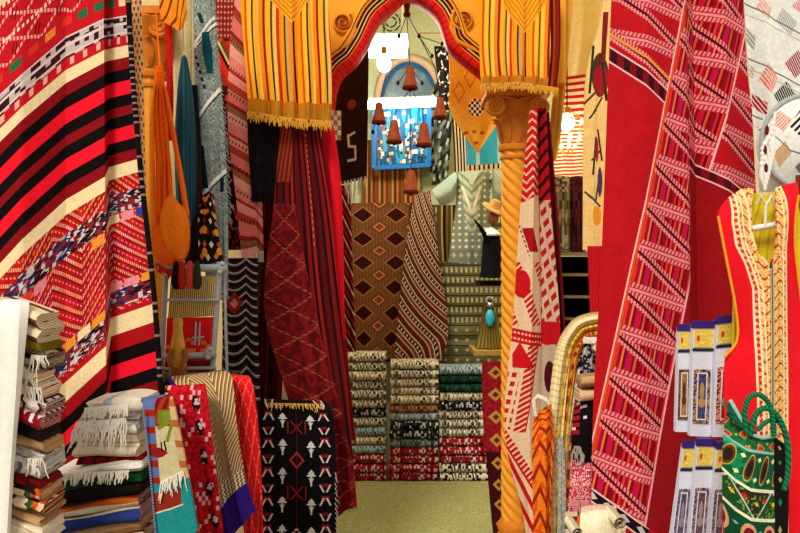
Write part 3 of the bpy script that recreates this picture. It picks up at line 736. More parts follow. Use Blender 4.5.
o = loft('pink_striped_kilim', [[(237, -25, 4.06), (229, 60, 4.06), (228, 130, 4.06), (236, 200, 4.06), (244, 285, 4.06)], [(246, -25, 4.04), (243, 60, 4.04), (246, 130, 4.04), (254, 200, 4.04), (257, 262, 4.04)], [(262, -25, 4.06), (258, 60, 4.06), (258, 130, 4.06), (262, 200, 4.06), (264, 262, 4.06)]], mat('pink_striped_wool', pinkrug), nu=24, fold=wav(.006, 2))
tag(o, 'pink and brick striped kilim with slanting bands left of the arch', 'kilim')
def floral(u, v):
    c = '#14100e'
    c = mix(dia(u*3.2+fl(v*7)*.5, v*7) < .30, c, cells(u*3.2+fl(v*7)*.5, v*7, ['#c8502a', '#d89a50', '#e0d0b0', '#8a1c18', '#d0703a']))
    return mix(disc(fr(u*1.6)*10, fr(v*4)*10, 5, 5, 2.0), c, '#e8902a')
o = loft('floral_pouch', [[(201, 196, 3.47), (198, 220, 3.46), (199, 262, 3.46)], [(209, 192, 3.46), (208, 220, 3.44), (209, 264, 3.44)], [(214, 196, 3.47), (217, 225, 3.46), (223, 260, 3.46)]], mat('black_floral_embroidery', floral), nu=16, nv=24, th=.02, smooth_u=True)
tag(o, 'small black pouch embroidered with orange flowers hanging above the loom', 'pouch')
# dark fringed rug stack bottom behind the loom
def wavy(u, v):
    z = v*15+.8*(2*fr(u*1.5)-1)*(2*fr(u*1.5)-1)
    c = ramp(fr(z), [(0, '#120c0e'), (.5, '#4a0c12'), (.62, '#120c0e'), (.78, '#d8c8b4'), (.86, '#1a1012'), (.93, '#9aa8a0')])
    return mix((abs(u*10-3.4)*.35+abs(v*10-3.6) < .9), c, mix((abs(u*10-3.4)*.35+abs(v*10-3.6) < .4), '#8a2018', '#c08060'))
o = loft('wavy_rug', [[(223, 258, 3.86), (222, 300, 3.86), (222, 345, 3.86), (220, 400, 3.86)], [(240, 258, 3.83), (240, 300, 3.83), (240, 345, 3.83), (240, 400, 3.83)], [(258, 258, 3.86), (257, 300, 3.86), (258, 345, 3.86), (260, 400, 3.86)]], mat('black_wavy_wool', wavy), nu=24, fold=wav(.012, 3))
tag(o, 'black rug with wavy cream and red lines behind the small loom', 'rug')
o = loft('black_rug', [[(247, 110, 4.02), (249, 160, 4.02), (252, 202, 4.02)], [(284, 110, 4.06), (284, 160, 4.06), (283, 202, 4.06)]], mat('black_wool', lambda u, v: mix((dia(u*2, v*3) < .25), '#100a0c', '#1c1014')), nu=12, nv=20, fold=wav(.008, 2))
tag(o, 'black wool rug end hanging below the left striped cloth', 'rug')
o = loft('maroon_runner', [[(266, 150, 4.13), (260, 220, 4.13), (252, 330, 4.13), (246, 440, 4.13)], [(292, 150, 4.13), (287, 220, 4.13), (284, 330, 4.13), (280, 440, 4.13)]], mat('maroon_plain_wool', lambda u, v: stripes(u*30, [(3, '#3a060c'), (2, '#5c0a12'), (1, '#1c0408')])), nu=20, fold=wav(.012, 3))
tag(o, 'dark maroon runner in shadow left of the lattice patterned kilim', 'runner')
b = MB(); b.tube([P(277, 195, 4.1), P(276, 235, 4.1), P(275, 275, 4.1)], .011, 8)
o = b.build('twisted_cord', mat('candy_cord', lambda u, v: mix(fr(u+v*9) < .5, '#d8b08a', '#4a1010')))
tag(o, 'short cream and maroon twisted cord at the edge of the lattice kilim', 'cord')

def lattice(u, v):
    base = stripes((u-v*.25)*26, [(2, '#5a0a0e'), (1.4, '#2a0608'), (1.6, '#7a1014'), (1, '#1a0406'), (1.2, '#981a18'), (1.2, '#38070a')])
    ub = mx(.38+(v-.28)*1.05, .0)
    left = (u < ub) & (v > .26)
    w = u/mx(ub, .05)
    p = v*7.5
    d1 = abs(tri(p)-w*1.0)        # a chain of long diamonds
    d2 = abs((1-tri(p))*1.0-w)
    c = mix(left, base, mix(ns(u*10, v*40, 1, 2) > .5, '#5c0a10', '#7c1014'))
    c = mix(left & ((d1 < .035) | (d2 < .035)) & (fr(v*130) < .7), c, '#9a4a30')
    c = mix(left & (dia(w*1+.5, p+.5) < .22) & (fr(v*90+u*30) < .3), c, '#a02a24')
    c = mix((v < .20) & (u < .3), c, mix(fr(u*12+v*8) < .5, '#6a1410', '#983a1c'))
    return mix(line(u, .62+v*.12, .008) & (v < .36) & (fr(v*60) < .5), c, '#b87038')
o = loft('lattice_kilim', [[(281, 118, 4.03), (274, 200, 4.03), (264, 310, 4.0), (290, 412, 3.97), (298, 520, 3.97)], [(300, 118, 4.0), (303, 200, 3.99), (308, 310, 3.95), (322, 420, 3.93), (330, 520, 3.93)], [(318, 118, 4.03), (330, 200, 4.03), (340, 310, 4.0), (350, 420, 3.97), (357, 505, 3.97)]], mat('dark_red_lattice_wool', lattice), nu=48, nv=90, fold=wav(.014, 4, .3))
tag(o, 'large dark red kilim with stripes and a lattice of diamonds left of the doorway', 'kilim')
fringe('fringe', [(326, 505, 3.94), (357, 498, 3.97)], 22, .05, mat('dark_red_fringe', '#7a0c10'), o, .004)
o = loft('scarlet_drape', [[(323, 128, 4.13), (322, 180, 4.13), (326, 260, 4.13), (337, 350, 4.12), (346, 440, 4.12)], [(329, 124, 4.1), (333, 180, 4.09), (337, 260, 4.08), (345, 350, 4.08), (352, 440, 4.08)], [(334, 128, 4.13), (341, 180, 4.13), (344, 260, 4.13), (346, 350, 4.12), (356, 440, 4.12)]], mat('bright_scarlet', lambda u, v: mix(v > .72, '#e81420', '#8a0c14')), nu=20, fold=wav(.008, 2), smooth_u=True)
tag(o, 'bright scarlet drape hanging in the left side of the doorway', 'drape')

# black rug with white motifs hung in front
def blackm(u, v):
    c = '#0c080a'
    for cu in (.30, .68):
        for i in range(5):
            cv = .07+.19*i+(.012 if cu > .5 else 0)
            hx, hy = (u-cu)*75, (v-cv)*130
            c = mix(((abs(hx)+abs(hy-1)) < 3.2) & (hy < 3.4) | ((abs(hx) < 5-abs(hy-3)*2.2) & band(hy, 1.6, 3.8)) | ((abs(hx) < .8) & band(hy, 3, 12)) | (line(abs(hx), (9-hy)*.5, .6) & band(hy, 5, 9)), c, '#d8d4c8')
    for cu in (.11, .86):
        s = (v*5.2+.3); f = fr(s)
        hx = abs(u-cu)*75
        c = mix((hx < 4.6-abs(f-.5)*5) & band(f, .1, .9) & (hx > 0) & (line(fr(s*2), .25, .2)), c, '#7a1418')
        c = mix(line(hx, abs(f-.5)*14, .9) & band(abs(f-.5), .1, .36), c, '#dcc8c0')
    du = abs(u-.49)*75
    c = mix(du < .4, c, '#5a1014')
    for cv in (.16, .60):
        hy = abs(v-cv)*130
        c = mix((line(du, hy, .9) | line(du, 9, .8)) & (hy < 6) & (du < 9.6), c, '#8a1a1c')
    rr = du+abs(v-.385)*130
    c = mix(line(rr, 6.5, 1.2), c, '#b0282a')
    rr = du+abs(v-.92)*110
    c = mix((rr < 8) & (v < .93), c, '#7a1418'); c = mix(line(rr, 9, .9) & (v < .92) & (fr(v*50) < .6), c, '#d8c0b8')
    return c
o = loft('motif_rug', [[(262, 402, 4.0), (262, 398, 3.92), (261, 404, 3.82), (260, 440, 3.8), (259, 490, 3.8), (258, 560, 3.8)], [(322, 404, 4.0), (324, 400, 3.92), (331, 407, 3.82), (335, 440, 3.8), (336, 490, 3.8), (337, 560, 3.8)]], mat('black_motif_wool', blackm), nu=30, nv=60, vs=[-.06, -.03, 0, .25, .58, 1.05], fold=lambda u, v: -.006*math.sin(9*u+2)*min(1, max(0, v)*4), flip=False)
tag(o, 'black rug with white plant motifs and a gold fringe in front of the lattice kilim', 'rug')
fringe('fringe', [(268, 403, 3.8), (322, 404, 3.8)], 40, .035, mat('gold_fringe', '#d09848'), o, .0028, jit=.6, dirv=(.1, -.3, -.3))
fringe('fringe', [(335, 470, 3.79), (336, 560, 3.79)], 18, .03, mat('pale_fringe', '#c8beb4'), o, .002, dirv=(.5, -.1, -1))

# ------------------------------------------------------------------ small loom
m_post = mat('pale_grey_wood', lambda u, v: mix(ns(u*5, v*2, 3, 3), '#8d9290', '#b4b8b4'), rough=.6)
_a, _b = P(156, 376, 3.3), P(232, 376, 3.3)
table('loom_stand', _a.x, _b.x, 3.12, 3.48, P(0, 373, 3.35).z-.006, 'narrow wooden stand under the small grey loom')
lm = empty('table_loom', P(195, 372, 3.35), 'small grey wooden loom with a red and cream weaving on it', 'loom')
YL = 3.35
def rod(name, a, b_, r, m=m_post, par=lm, Y=YL, Yb=None):
    q = MB(); q.tube([P(a[0], a[1], Y), P(b_[0], b_[1], Yb or Y)], r, 10); return q.build(name, m, par)
rod('post', (161, 372), (166, 275), .011); rod('post', (212, 372), (220, 262), .012); rod('post', (227, 372), (224, 262), .006, Y=3.42, Yb=3.36)
rod('beam', (158, 268), (224, 268), .016, Y=3.335); rod('beam', (160, 357), (216, 355), .014, Y=3.335)
rod('cross_bar', (164, 300), (219, 300), .006, Y=3.325); rod('cross_bar', (160, 369), (216, 368), .008, Y=3.335)
for x, y in ((222, 268), (210, 353)):
    q = MB(); c = P(x, y, 3.325); q.ball(c, .024, .02, .022); q.ball(c+Vector((.004, -.012, .016)), .012); q.ball(c+Vector((-.006, -.012, -.018)), .012); q.build('knob', m_post, lm)
loft('warp_threads', [[(171, 276, 3.345), (168, 319, 3.345)], [(216, 276, 3.345), (213, 316, 3.345)]], mat('cream_warp', lambda u, v: mix(fr(u*22) < .4, mix(ns(u*20, v*3, 1, 2), '#b89a4a', '#e0c880'), '#6a4e1c')), lm, nu=20, nv=8, th=.004)
loft('weaving', [[(167, 318, 3.34), (164, 372, 3.34)], [(213, 317, 3.34), (209, 372, 3.34)]], mat('red_loom_weave', lambda u, v: mix(band(v, .38, .72) & (wn(fl(u*9), fl(v*14)) > .45), mix(v > .8, '#d0181a', '#7a0e10'), '#d87a30')), lm, nu=14, nv=14, th=.006)
q = MB()
for x in (196, 200): q.tube([P(x, 322, 3.325), P(x-1, 345, 3.325)], .004, 6)
q.tube([P(192, 338, 3.325), P(204, 337, 3.325)], .004, 6); q.build('comb', m_post, lm)
for x, cc in ((182, '#a8281a'), (190, '#c8402a'), (197, '#2a2a1a'), (176, '#1a0c0c')):
    q = MB(); q.lathe([(.004, .03), (.012, .02), (.016, -.02), (.020, -.06), (.012, -.085), (.002, -.088)], P(x, 268, 3.27), 12); o = q.build('yarn_tassel', mat('yarn_'+cc[1:], cc)); tag(o, {182: 'dark red yarn tassel hanging left over the loom beam', 190: 'bright red yarn tassel hanging in the middle of the loom beam', 197: 'blackish green yarn tassel at the right of the loom beam', 176: 'black yarn tassel at the left end of the loom beam'}[x], 'tassel', 'yarn tassels on the loom')
fg = empty('wooden_figure', P(178, 372, 3.2), 'small carved ochre wooden figure standing in front of the loom', 'figurine')
m_och = mat('ochre_wood', lambda u, v: mix(ns(u*3, v*6, 3, 3), '#a8761c', '#d8a83a'), rough=.5)
q = MB(); q.lathe([(.002, .205), (.016, .202), (.020, .185), (.017, .165), (.019, .15), (.026, .10), (.031, .05), (.033, .015), (.028, 0), (.002, -.002)], P(178, 369, 3.2), 20); q.build('body', m_och, fg)
for sx in (-1, 1):
    q = MB(); c = P(178, 358, 3.17); q.tube([c+Vector((sx*.024, .01, .03)), c+Vector((sx*.034, -.01, 0)), c+Vector((sx*.02, -.026, -.03))], [.011, .012, .008], 8); q.build('arm', mat('brown_wood', '#8a4a24', rough=.5), fg)
q = MB(); q.lathe([(.03, .03), (.036, .02), (.033, -.02), (.03, -.022)], P(178, 373, 3.2), 16); q.build('base', mat('brown_wood', '#8a4a24'), fg)
# ================================================================== inside the shop
# stacks of rag rugs against the back
rag = {
 'grey': ('cream and grey speckled', ['#d0c8ac', '#6f6a58', '#f0e8cc', '#2e2c26', '#b0a88c']),
 'cream': ('cream speckled', ['#e4d8b4', '#a89870', '#f8f0d4', '#4a3c2a', '#d0c09a']),
 'black': ('black and white speckled', ['#14141a', '#1c1c20', '#3a3a3c', '#c8c4b4', '#101014']),
 'blue': ('pale blue speckled', ['#9ab0b4', '#6f8a92', '#c8d4cc', '#4a5a60', '#aebcb8']),
 'teal': ('dusty teal speckled', ['#4a6a6a', '#7a9a94', '#2c4444', '#a8b8ac', '#3a5456']),
 'red': ('red and cream speckled', ['#8a1020', '#a81c28', '#5a0814', '#e8c8c0', '#b02430']),
 'rust': ('rust brown speckled', ['#8a4a24', '#a8623a', '#c8a070', '#5a2c14', '#b07848']),
 'green': ('dark green', ['#0c3020', '#143c28', '#1c4a30', '#0a241a', '#2a5a44']),
 'bold': ('bold black and cream checked', ['#e8e0c4', '#14120e', '#d8ccac', '#1c1a16', '#e0d4b4'])}
ragm = {k: mat('rag_'+k, (lambda cols: lambda u, v: cells(u*92+fl(v*80)*.5, v*80, cols))(c[1])) for k, c in rag.items()}
ORD = ['lowest', 'second from the bottom', 'third from the bottom', 'fourth from the bottom', 'fifth from the bottom', 'sixth from the bottom', 'seventh from the bottom', 'eighth from the bottom', 'ninth from the bottom', 'tenth from the bottom', 'eleventh from the bottom', 'twelfth from the bottom', 'thirteenth from the bottom', 'fourteenth from the bottom', 'topmost']
def ragstack(x0, x1, seq, ytop, where, Y=5.95):
    hz = P(0, ytop, Y).z; z = .0; n = len(seq); h = hz/n
    for i, k in enumerate(seq):
        d = rnd.uniform(-.010, .010)
        o = folded('rag_rug', P(x0, 0, Y).x+d, P(x1, 0, Y).x+d*.5, Y+rnd.uniform(-.015, .01), .19, z+.001, h-.002, 2 if h > .06 else 1, ragm[k], jit=.0015, nx=8)
        ln = ORD[i] if i < n-1 else 'topmost'
        tag(o, rag[k][0]+' rag rug, '+ln+' in '+where+' back stack', 'rug', 'rag rugs in the '+where+' back stack'); z += h
YS = 5.72
ragstack(346, 386, ['red', 'red', 'red', 'blue', 'cream', 'blue', 'grey', 'black', 'grey', 'grey', 'grey', 'cream', 'grey', 'cream'], 353, 'left')
ragstack(390, 438, ['red', 'red', 'red', 'red', 'teal', 'black', 'black', 'blue', 'rust', 'cream', 'cream', 'cream', 'grey', 'cream'], 361, 'middle')
ragstack(440, 488, ['bold', 'bold', 'red', 'red', 'red', 'grey', 'grey', 'grey', 'black', 'cream', 'green', 'green', 'blue'], 366, 'right')

# hangings on the back wall
def brownk(u, v):
    c = mix(fr(u*20) < .5, '#684020', '#7c4e28')
    sx, sv = u*2.0, v*6.4
    d = dia(sx, sv)
    c = mix(d < .30, c, '#30080c'); c = mix(band(d, .30, .36), c, '#a06a34')
    d2 = dia(sx+.5, sv*1+.5); c = mix(d2 < .13, c, '#8a2c1c'); c = mix(band(d2, .15, .2), c, '#b8884a'); c = mix(band(d2, .26, .3), c, '#5a2c16')
    return mix((u < .06) | (u > .95), c, '#4a1c14')
def hang(name, L, R, m, label, cat, **kw):
    kw.setdefault('fold', wav(.008, 2)); kw.setdefault('nu', 20); kw.setdefault('nv', 40)
    return tag(loft(name, [L, R], m, **kw), label, cat)
hang('diamond_kilim', [(346, 203, 6.22), (347, 280, 6.22), (352, 362, 6.22)], [(413, 203, 6.22), (411, 280, 6.22), (402, 362, 6.22)], mat('brown_diamond_wool', brownk), 'brown kilim with two columns of dark diamonds above the left back stack', 'kilim')
def diagk(u, v):
    s = u*3.0-v*7.5
    f = fr(s)
    c = ramp(f, [(0, '#7a3a20'), (.18, '#e0d0b0'), (.24, '#3a1a14'), (.5, '#8a5a34'), (.56, '#d8c8a8'), (.62, '#5a2018'), (.92, '#c8a880')])
    return mix(band(f, .3, .46) & (fr(v*22+u*9) < .4), c, '#d0b890')
hang('slanted_kilim', [(414, 196, 6.17), (404, 262, 6.17), (395, 350, 6.17), (395, 362, 6.17)], [(430, 190, 6.17), (440, 262, 6.17), (448, 335, 6.17), (440, 364, 6.17)], mat('brown_slanted_wool', diagk), 'brown and cream kilim with slanting dotted stripes above the middle back stack', 'kilim', vs=[0, .4, .9, 1])
def bandk(u, v):
    y = v*17
    g = '#6c6a48'
    c = cells(0*u, y*2, ['#7a7650', '#5c5a3c', '#8f8a60', '#6a6844'])
    f = fr(y); k_ = fl(y)
    c = mix(band(f, .25, .75) & (fr(u*14+wn(k_)*.5) < .5) & (wn(k_, 4.0) > .35), c, '#d0caa0')
    c = mix(band(f, .3, .7) & (dia(u*6, f*1) < .2) & (wn(k_, 4.0) < .35), c, '#c8c4a4')
    return mix((f < .09), c, '#1e2418')
hang('banded_kilim', [(432, 205, 6.28), (438, 290, 6.28), (441, 375, 6.28)], [(505, 205, 6.28), (505, 290, 6.28), (505, 375, 6.28)], mat('olive_banded_wool', bandk), 'olive kilim with horizontal bands of cream motifs behind the tunic', 'kilim')
hang('striped_throw', [(362, 140, 6.31), (362, 175, 6.31), (362, 206, 6.31)], [(420, 140, 6.28), (420, 175, 6.28), (420, 208, 6.28)], mat('brown_ochre_stripe', lambda u, v: stripes(u*30, [(2, '#7a5020'), (1, '#c09048'), (1.5, '#5a3414'), (1, '#a87a3c'), (1.2, '#8a2c14')])), 'brown and ochre vertically striped throw under the blue panel', 'throw')
fringe('fringe', [(364, 205, 6.26), (400, 206, 6.26)], 30, .03, mat('cream_fringe', '#d8ccb0'), bpy.data.objects['striped_throw'], .003)
def darkedge(u, v): return cells(u*4, v*30, ['#1c0c0c', '#5a1014', '#8a1c1c', '#2a1410'])
hang('patterned_strip', [(340, 185, 5.0), (343, 270, 5.0), (344, 352, 5.0)], [(350, 185, 5.02), (353, 270, 5.02), (356, 352, 5.02)], mat('red_black_strip', lambda u, v: stripes(v*30-u*4, [(1, '#1a0c0e'), (.5, '#d8c8b0'), (.8, '#7a1218'), (.5, '#1a0c0e'), (.8, '#a81c22')])), 'narrow dark strip with red and cream chevrons beside the scarlet drape', 'runner')
# brown hanging with an S motif
def smot(u, v):
    c = mix(ns(u*8, v*8, 1, 2), '#22100c', '#341811')
    s = seg(u*10, v*26, 4.6, 17, 6.2, 16.6, .25) | seg(u*10, v*26, 4.4, 17, 4.6, 19, .3) | seg(u*10, v*26, 4.6, 19, 6.4, 19.4, .25) | seg(u*10, v*26, 6.4, 19.4, 6.5, 21.6, .3) | seg(u*10, v*26, 4.4, 21.8, 6.3, 21.8, .25)
    c = mix(s, c, '#e0c8a0')
    c = mix(disc(u*10, v*26, 5.5, 11, 1.2, 1.0) & (dia(u*10, v*10) > .2), c, '#8a3a1c')
    return c
o = hang('brown_hanging', [(330, 62, 4.62), (332, 120, 4.62), (334, 186, 4.62)], [(369, 40, 4.62), (368, 110, 4.62), (367, 178, 4.62)], mat('dark_brown_wool', smot), 'dark brown wool hanging with a cream S motif inside the arch', 'hanging')
fringe('fringe', [(336, 183, 4.61), (367, 176, 4.61)], 9, .11, mat('pale_wool_tassel', '#d8c8a8'), o, .006, jit=.3)
o = hang('checked_patch', [(330, 110, 4.2), (330, 140, 4.2)], [(341, 111, 4.2), (341, 140, 4.2)], mat('brown_white_check', lambda u, v: mix((fr(u*1.5) < .5) & (fr(v*3) < .5) | (fr(u*1.5) > .5) & (fr(v*3) > .5), '#c87a30', '#f0e4cc')), 'small brown and white checked patch at the left foot of the arch', 'patch', nv=8, nu=6, fold=None)
# arched niche and the blue panel
nich = empty('arched_mirror', (P(411, 0, 6.35).x, 6.35, P(0, 172, 6.35).z), 'arched wall mirror with a pink and blue painted frame and pale glass', 'mirror')
YM = 6.34; cx, rY, spring = 409, 38, 98
arc = [P(cx-31, 168, YM), P(cx-31, spring, YM)]+[P(cx-31*math.cos(PI*i/24), spring-40*math.sin(PI*i/24), YM) for i in range(1, 24)]+[P(cx+31, spring, YM), P(cx+31, 168, YM)]
for off, r, m in ((0, .030, mat('painted_pink_frame', '#c8a890')), (.0, .014, mat('painted_blue_frame', '#2a5a8a'))):
    k_ = 1.0 if r > .02 else .86
    cc = P(cx, 110, YM); b = MB(); b.tube([cc+(p-cc)*k_+Vector((0, -off-.01, 0)) for p in arc], r, 8); b.build('frame', m, nich)
b = MB(); fan = [Vector((p.x, YM+.035, p.z)) for p in arc]; b.poly(fan[::-1], [(p.x*8, p.z*8) for p in fan[::-1]]); b.build('glass', mat('pale_blue_glass', lambda u, v: mix(ns(u, v*.35, 1.6, 3) > .5, '#5f808c', mix(ns(u, v, 2.2, 2), '#98acac', '#2a5a80')), rough=.25, spec=.5, vary=0), nich, smooth=False)
pn = empty('framed_picture', P(401, 170, 6.2), 'blue framed picture with turquoise and white brush strokes under the arched mirror', 'picture')
def bluep(u, v):
    c = mix(ns(u*10, v*3, 1.0, 3) > .52, '#0a4a70', '#1e8aa0')
    c = mix(wn(fl(u*16), fl(v*14)) > .84, c, '#c8ccc4')
    return mix((wn(fl(u*22), fl(v*20)+7) > .72) & (v > .35), c, cells(u*22, v*20, ['#12283a', '#8a3018', '#d0a050', '#0c3a6a']))
loft('painting', [[(378, 104, 6.19), (378, 165, 6.19)], [(427, 100, 6.19), (427, 162, 6.19)]], mat('turquoise_painting', bluep, rough=.4), pn, nu=8, nv=8, th=.01)
for p0, p1 in (((375, 102), (374, 168)), ((374, 168), (430, 165)), ((429, 166), (429, 99)), ((429, 99), (375, 102))):
    b = MB(); b.tube([P(*p0, 6.18), P(*p1, 6.18)], .024, 4); b.build('frame_bar', mat('blue_frame_paint', '#1c6aa8', rough=.5), pn)
hang('grey_weaving', [(428, 95, 6.22), (428, 150, 6.22), (432, 185, 6.22)], [(452, 60, 6.22), (452, 120, 6.22), (448, 182, 6.22)], mat('grey_green_black_weave', lambda u, v: mix(dia(u*3, v*7) < .25, cells(u*8, v*22, ['#2a2e24', '#4a5444', '#1a1a18', '#6a7460']), '#a8a890')), 'dark grey green weaving hanging right of the blue panel', 'weaving')
hang('black_garland', [(434, 46, 5.7), (438, 80, 5.7), (440, 110, 5.7)], [(455, 46, 5.7), (456, 80, 5.7), (456, 110, 5.7)], mat('black_white_garland', lambda u, v: mix(ns(u*4, v*7, 2, 3) > .62, '#141010', '#c8c0b0')), 'black cloth with white squiggles hanging at the right of the mirror', 'hanging')

# lamps
m_tube = mat('lit_lamp_tube', '#f4fbff', emit=9, vary=0)
m_white = mat('white_enamel', '#e4e8e4', rough=.4, vary=0)
lp = empty('ceiling_lamp', P(385, 30, 5.3), 'bright white ceiling lamp tray inside the arch', 'lamp')
b = MB(); a, c = P(364, 0, 5.3), P(407, 0, 5.3); zt, zb = P(0, 40, 5.3).z, P(0, 55, 5.3).z
b.box(a.x-.01, c.x+.01, 5.26, 5.5, zt, zt+.03); b.build('housing', m_white, lp, smooth=False)
for yy in (5.29, 5.36, 5.43):
    b = MB(); b.tube([Vector((a.x, yy, (zt+zb)/2)), Vector((c.x, yy, (zt+zb)/2))], .034, 12); b.build('tube', m_tube, lp)
for x in (a.x+.03, c.x-.03):
    b = MB(); b.tube([Vector((x, 5.38, zt+.03)), Vector((x, 5.38, 3.92))], .006, 6); b.build('suspension_rod', m_white, lp)
hb = empty('hanging_bulb', P(383, 62, 5.05), 'glowing bulb hanging just below the ceiling lamp tray', 'bulb')
b = MB(); c = P(384, 63, 5.05); b.ball(c, .045, .045, .06, 16, 10); b.build('glass_globe', mat('lit_warm_bulb', '#fff2d0', emit=16, vary=0), hb)
b = MB(); b.tube([c+Vector((0, 0, .055)), c+Vector((0, 0, .10))], .02, 12); b.build('socket', mat('brass', '#a87a2a', rough=.35, metal=.8, vary=0), hb)
b = MB(); b.tube([c+Vector((0, 0, .1)), Vector((c.x, c.y, 3.92))], .004, 6); b.build('cord', mat('dark_cord', '#2a1a12'), hb)
wl = empty('wall_tube_lamp', P(402, 104, 6.1), 'long lit fluorescent tube across the mirror above the blue panel', 'lamp')
b = MB(); b.tube([P(364, 105, 6.08), P(436, 102, 6.08)], .034, 12); b.build('tube', m_tube, wl)
for x in (362, 438):
    b = MB(); b.tube([P(x, 104.5, 6.08), P(x+1.5, 104.5, 6.08)], .04, 12); b.build('end_cap', m_white, wl)
b = MB(); b.tube([P(366, 100, 6.13), P(435, 97.5, 6.13)], .016, 8); b.build('batten', m_white, wl)

# clay bell chime hanging in the arch
ch = empty('bell_chime', P(407, 0, 4.5), 'chime of brown clay bells on cords hanging in the arch', 'chime')
m_clay = mat('brown_clay', lambda u, v: mix(ns(u*4, v*4, 2, 3), '#8a3c1c', '#b05a2c'), rough=.6)
m_clay2 = mat('dark_clay_rim', '#5a1c0e', rough=.6)
m_cordd = mat('chime_cord', '#3a2014')
def bell(px, py, s=1.0, Y=4.5):
    s *= .86
    c = P(px, py, Y); prof = [(.004, .105), (.018, .103), (.026, .09), (.030, .06), (.034, .03), (.042, .005), (.047, -.012), (.046, -.03), (.050, -.036), (.050, -.046), (.044, -.05), (.040, -.03), (.028, .05), (.004, .09)]
    b = MB(); b.lathe([(r*s, z*s) for r, z in prof], c, 20); o = b.build('bell', m_clay, ch)
    b = MB(); b.lathe([(.0485*s, -.028*s), (.052*s, -.034*s), (.052*s, -.045*s), (.047*s, -.05*s)], c, 20); b.build('rim', m_clay2, o)
    b = MB(); b.tube([c+Vector((0, 0, .05*s)), c+Vector((0, 0, -.05*s))], .003, 5); b.ball(c+Vector((0, 0, -.052*s)), .012*s); b.build('clapper', m_clay2, o)
    return c+Vector((0, 0, .1*s))
top = P(407, 14, 4.5)
tops = {}
for k_, (x, y, s) in {'m': (410, 82, 1.0), 'l1': (379, 117, .92), 'r1': (440, 112, .92), 'l2': (394, 136, 1.0), 'r2': (424, 139, 1.02), 'b': (411, 186, 1.0)}.items(): tops[k_] = bell(x, y, s, 4.5 if k_ in 'mb' else 4.46 if k_ in ('l2', 'r2') else 4.52)
q = MB(); q.lathe([(.004, .10), (.028, .08), (.034, .05), (.02, .02), (.012, -.02), (.022, -.035), (.018, -.05), (.004, -.055)], P(407, 8, 4.5), 16); q.build('hub', mat('dark_red_wood', '#4a100c', rough=.5), ch)
q = MB(); q.tube([P(407, 8, 4.5)+Vector((0, 0, .09)), P(406, -30, 4.5)], .005, 6); q.build('cord', m_cordd, ch)
joints = {'jl': P(400, 34, 4.5), 'jr': P(419, 36, 4.5)}
def cord(a, b_, r=.0026, sagx=0):
    q = MB(); m_ = (a+b_)/2+Vector((sagx, 0, 0)); q.tube([a, m_, b_], r, 5); q.build('cord', m_cordd, ch)
cord(top, joints['jl']); cord(top, joints['jr'])
cord(joints['jl'], tops['l1'], sagx=-.01); cord(joints['jr'], tops['r1'], sagx=.03); cord(P(407, 18, 4.5), tops['m']); cord(P(410, 90, 4.5), P(411, 170, 4.5)); cord(P(408, 92, 4.5), tops['l2'], sagx=-.02); cord(P(413, 92, 4.5), tops['r2'], sagx=.02)
cord(joints['jl'], P(399, 40, 4.5)); cord(joints['jr'], P(432, 56, 4.5))
for x, y in ((399, 36), (419, 36), (398, 83), (422, 83), (432, 56), (373, 132), (442, 44)):
    q = MB(); q.ball(P(x, y, 4.5), .010, .010, .014); q.build('bead', mat('dark_bead', '#22140e', rough=.4), ch)
cord(joints['jr'], P(442, 44, 4.5)); cord(tops['l1'], P(373, 132, 4.5))
cord(tops['m'], P(398, 83, 4.5)); cord(tops['m'], P(422, 83, 4.5))

# ochre pointed banner, blue cloth, tunic
def ochre(u, v):
    x, y = u*100, v*100
    c = mix(ns(x, y, .08, 3), '#e8a428', '#f8bc48')
    c = mix((disc(x, y, 476, 108, 8, 9)), c, mix((fr((x-468)*.19) < .5) & (fr((y-99)*.17) < .5) | (fr((x-468)*.19) > .5) & (fr((y-99)*.17) > .5), '#f4ead0', '#2a1408'))
    for cx, cy in ((466, 133), (474, 132), (482, 133), (476, 143)):
        c = mix(disc(x, y, cx, cy, 2.2, 1.8), c, '#a8601c')
    for cx, cy in ((459, 92), (470, 78)): c = mix(line(abs(x-cx)*.9+abs(y-cy)*.5, 5, .7), c, '#c47c20')
    return c
Yo = 4.82
o = loft('ochre_banner', [[(448, 30, Yo), (450, 80, Yo), (451, 112, Yo), (477, 151, Yo)], [(476, 30, Yo-.02), (476, 80, Yo-.02), (476, 124, Yo-.02), (478, 152, Yo)], [(505, 30, Yo), (505, 80, Yo), (503, 112, Yo), (479, 151, Yo)]], mat('ochre_banner_cloth', ochre), vs=[0, .45, .7, 1], nu=20, nv=50, fold=lambda u, v: .005*math.sin(14*u), uv='planar', Y0=Yo)
tag(o, 'ochre pointed banner with a checked flower hanging under the arch right side', 'banner')
o = hang('blue_cloth', [(452, 118, 5.2), (454, 150, 5.2), (455, 172, 5.2)], [(502, 118, 5.2), (502, 150, 5.2), (502, 168, 5.2)], mat('sky_blue_silk', lambda u, v: mix((u < .26), mix(v > .86, mix(fr(u*2.2) < .18, '#3ab0dc', '#a8e0ee'), mix(fr(u*10) < .4, '#e8d0a0', '#14100c')), mix(fr(u*16) < .5, '#f0e4cc', '#1a1210'))), 'sky blue cloth with a black and white fringed border behind the ochre banner', 'cloth')
tun = empty('tunic', P(470, 262, 5.55), 'grey green short sleeved tunic with cream beadwork hanging at the back', 'tunic')
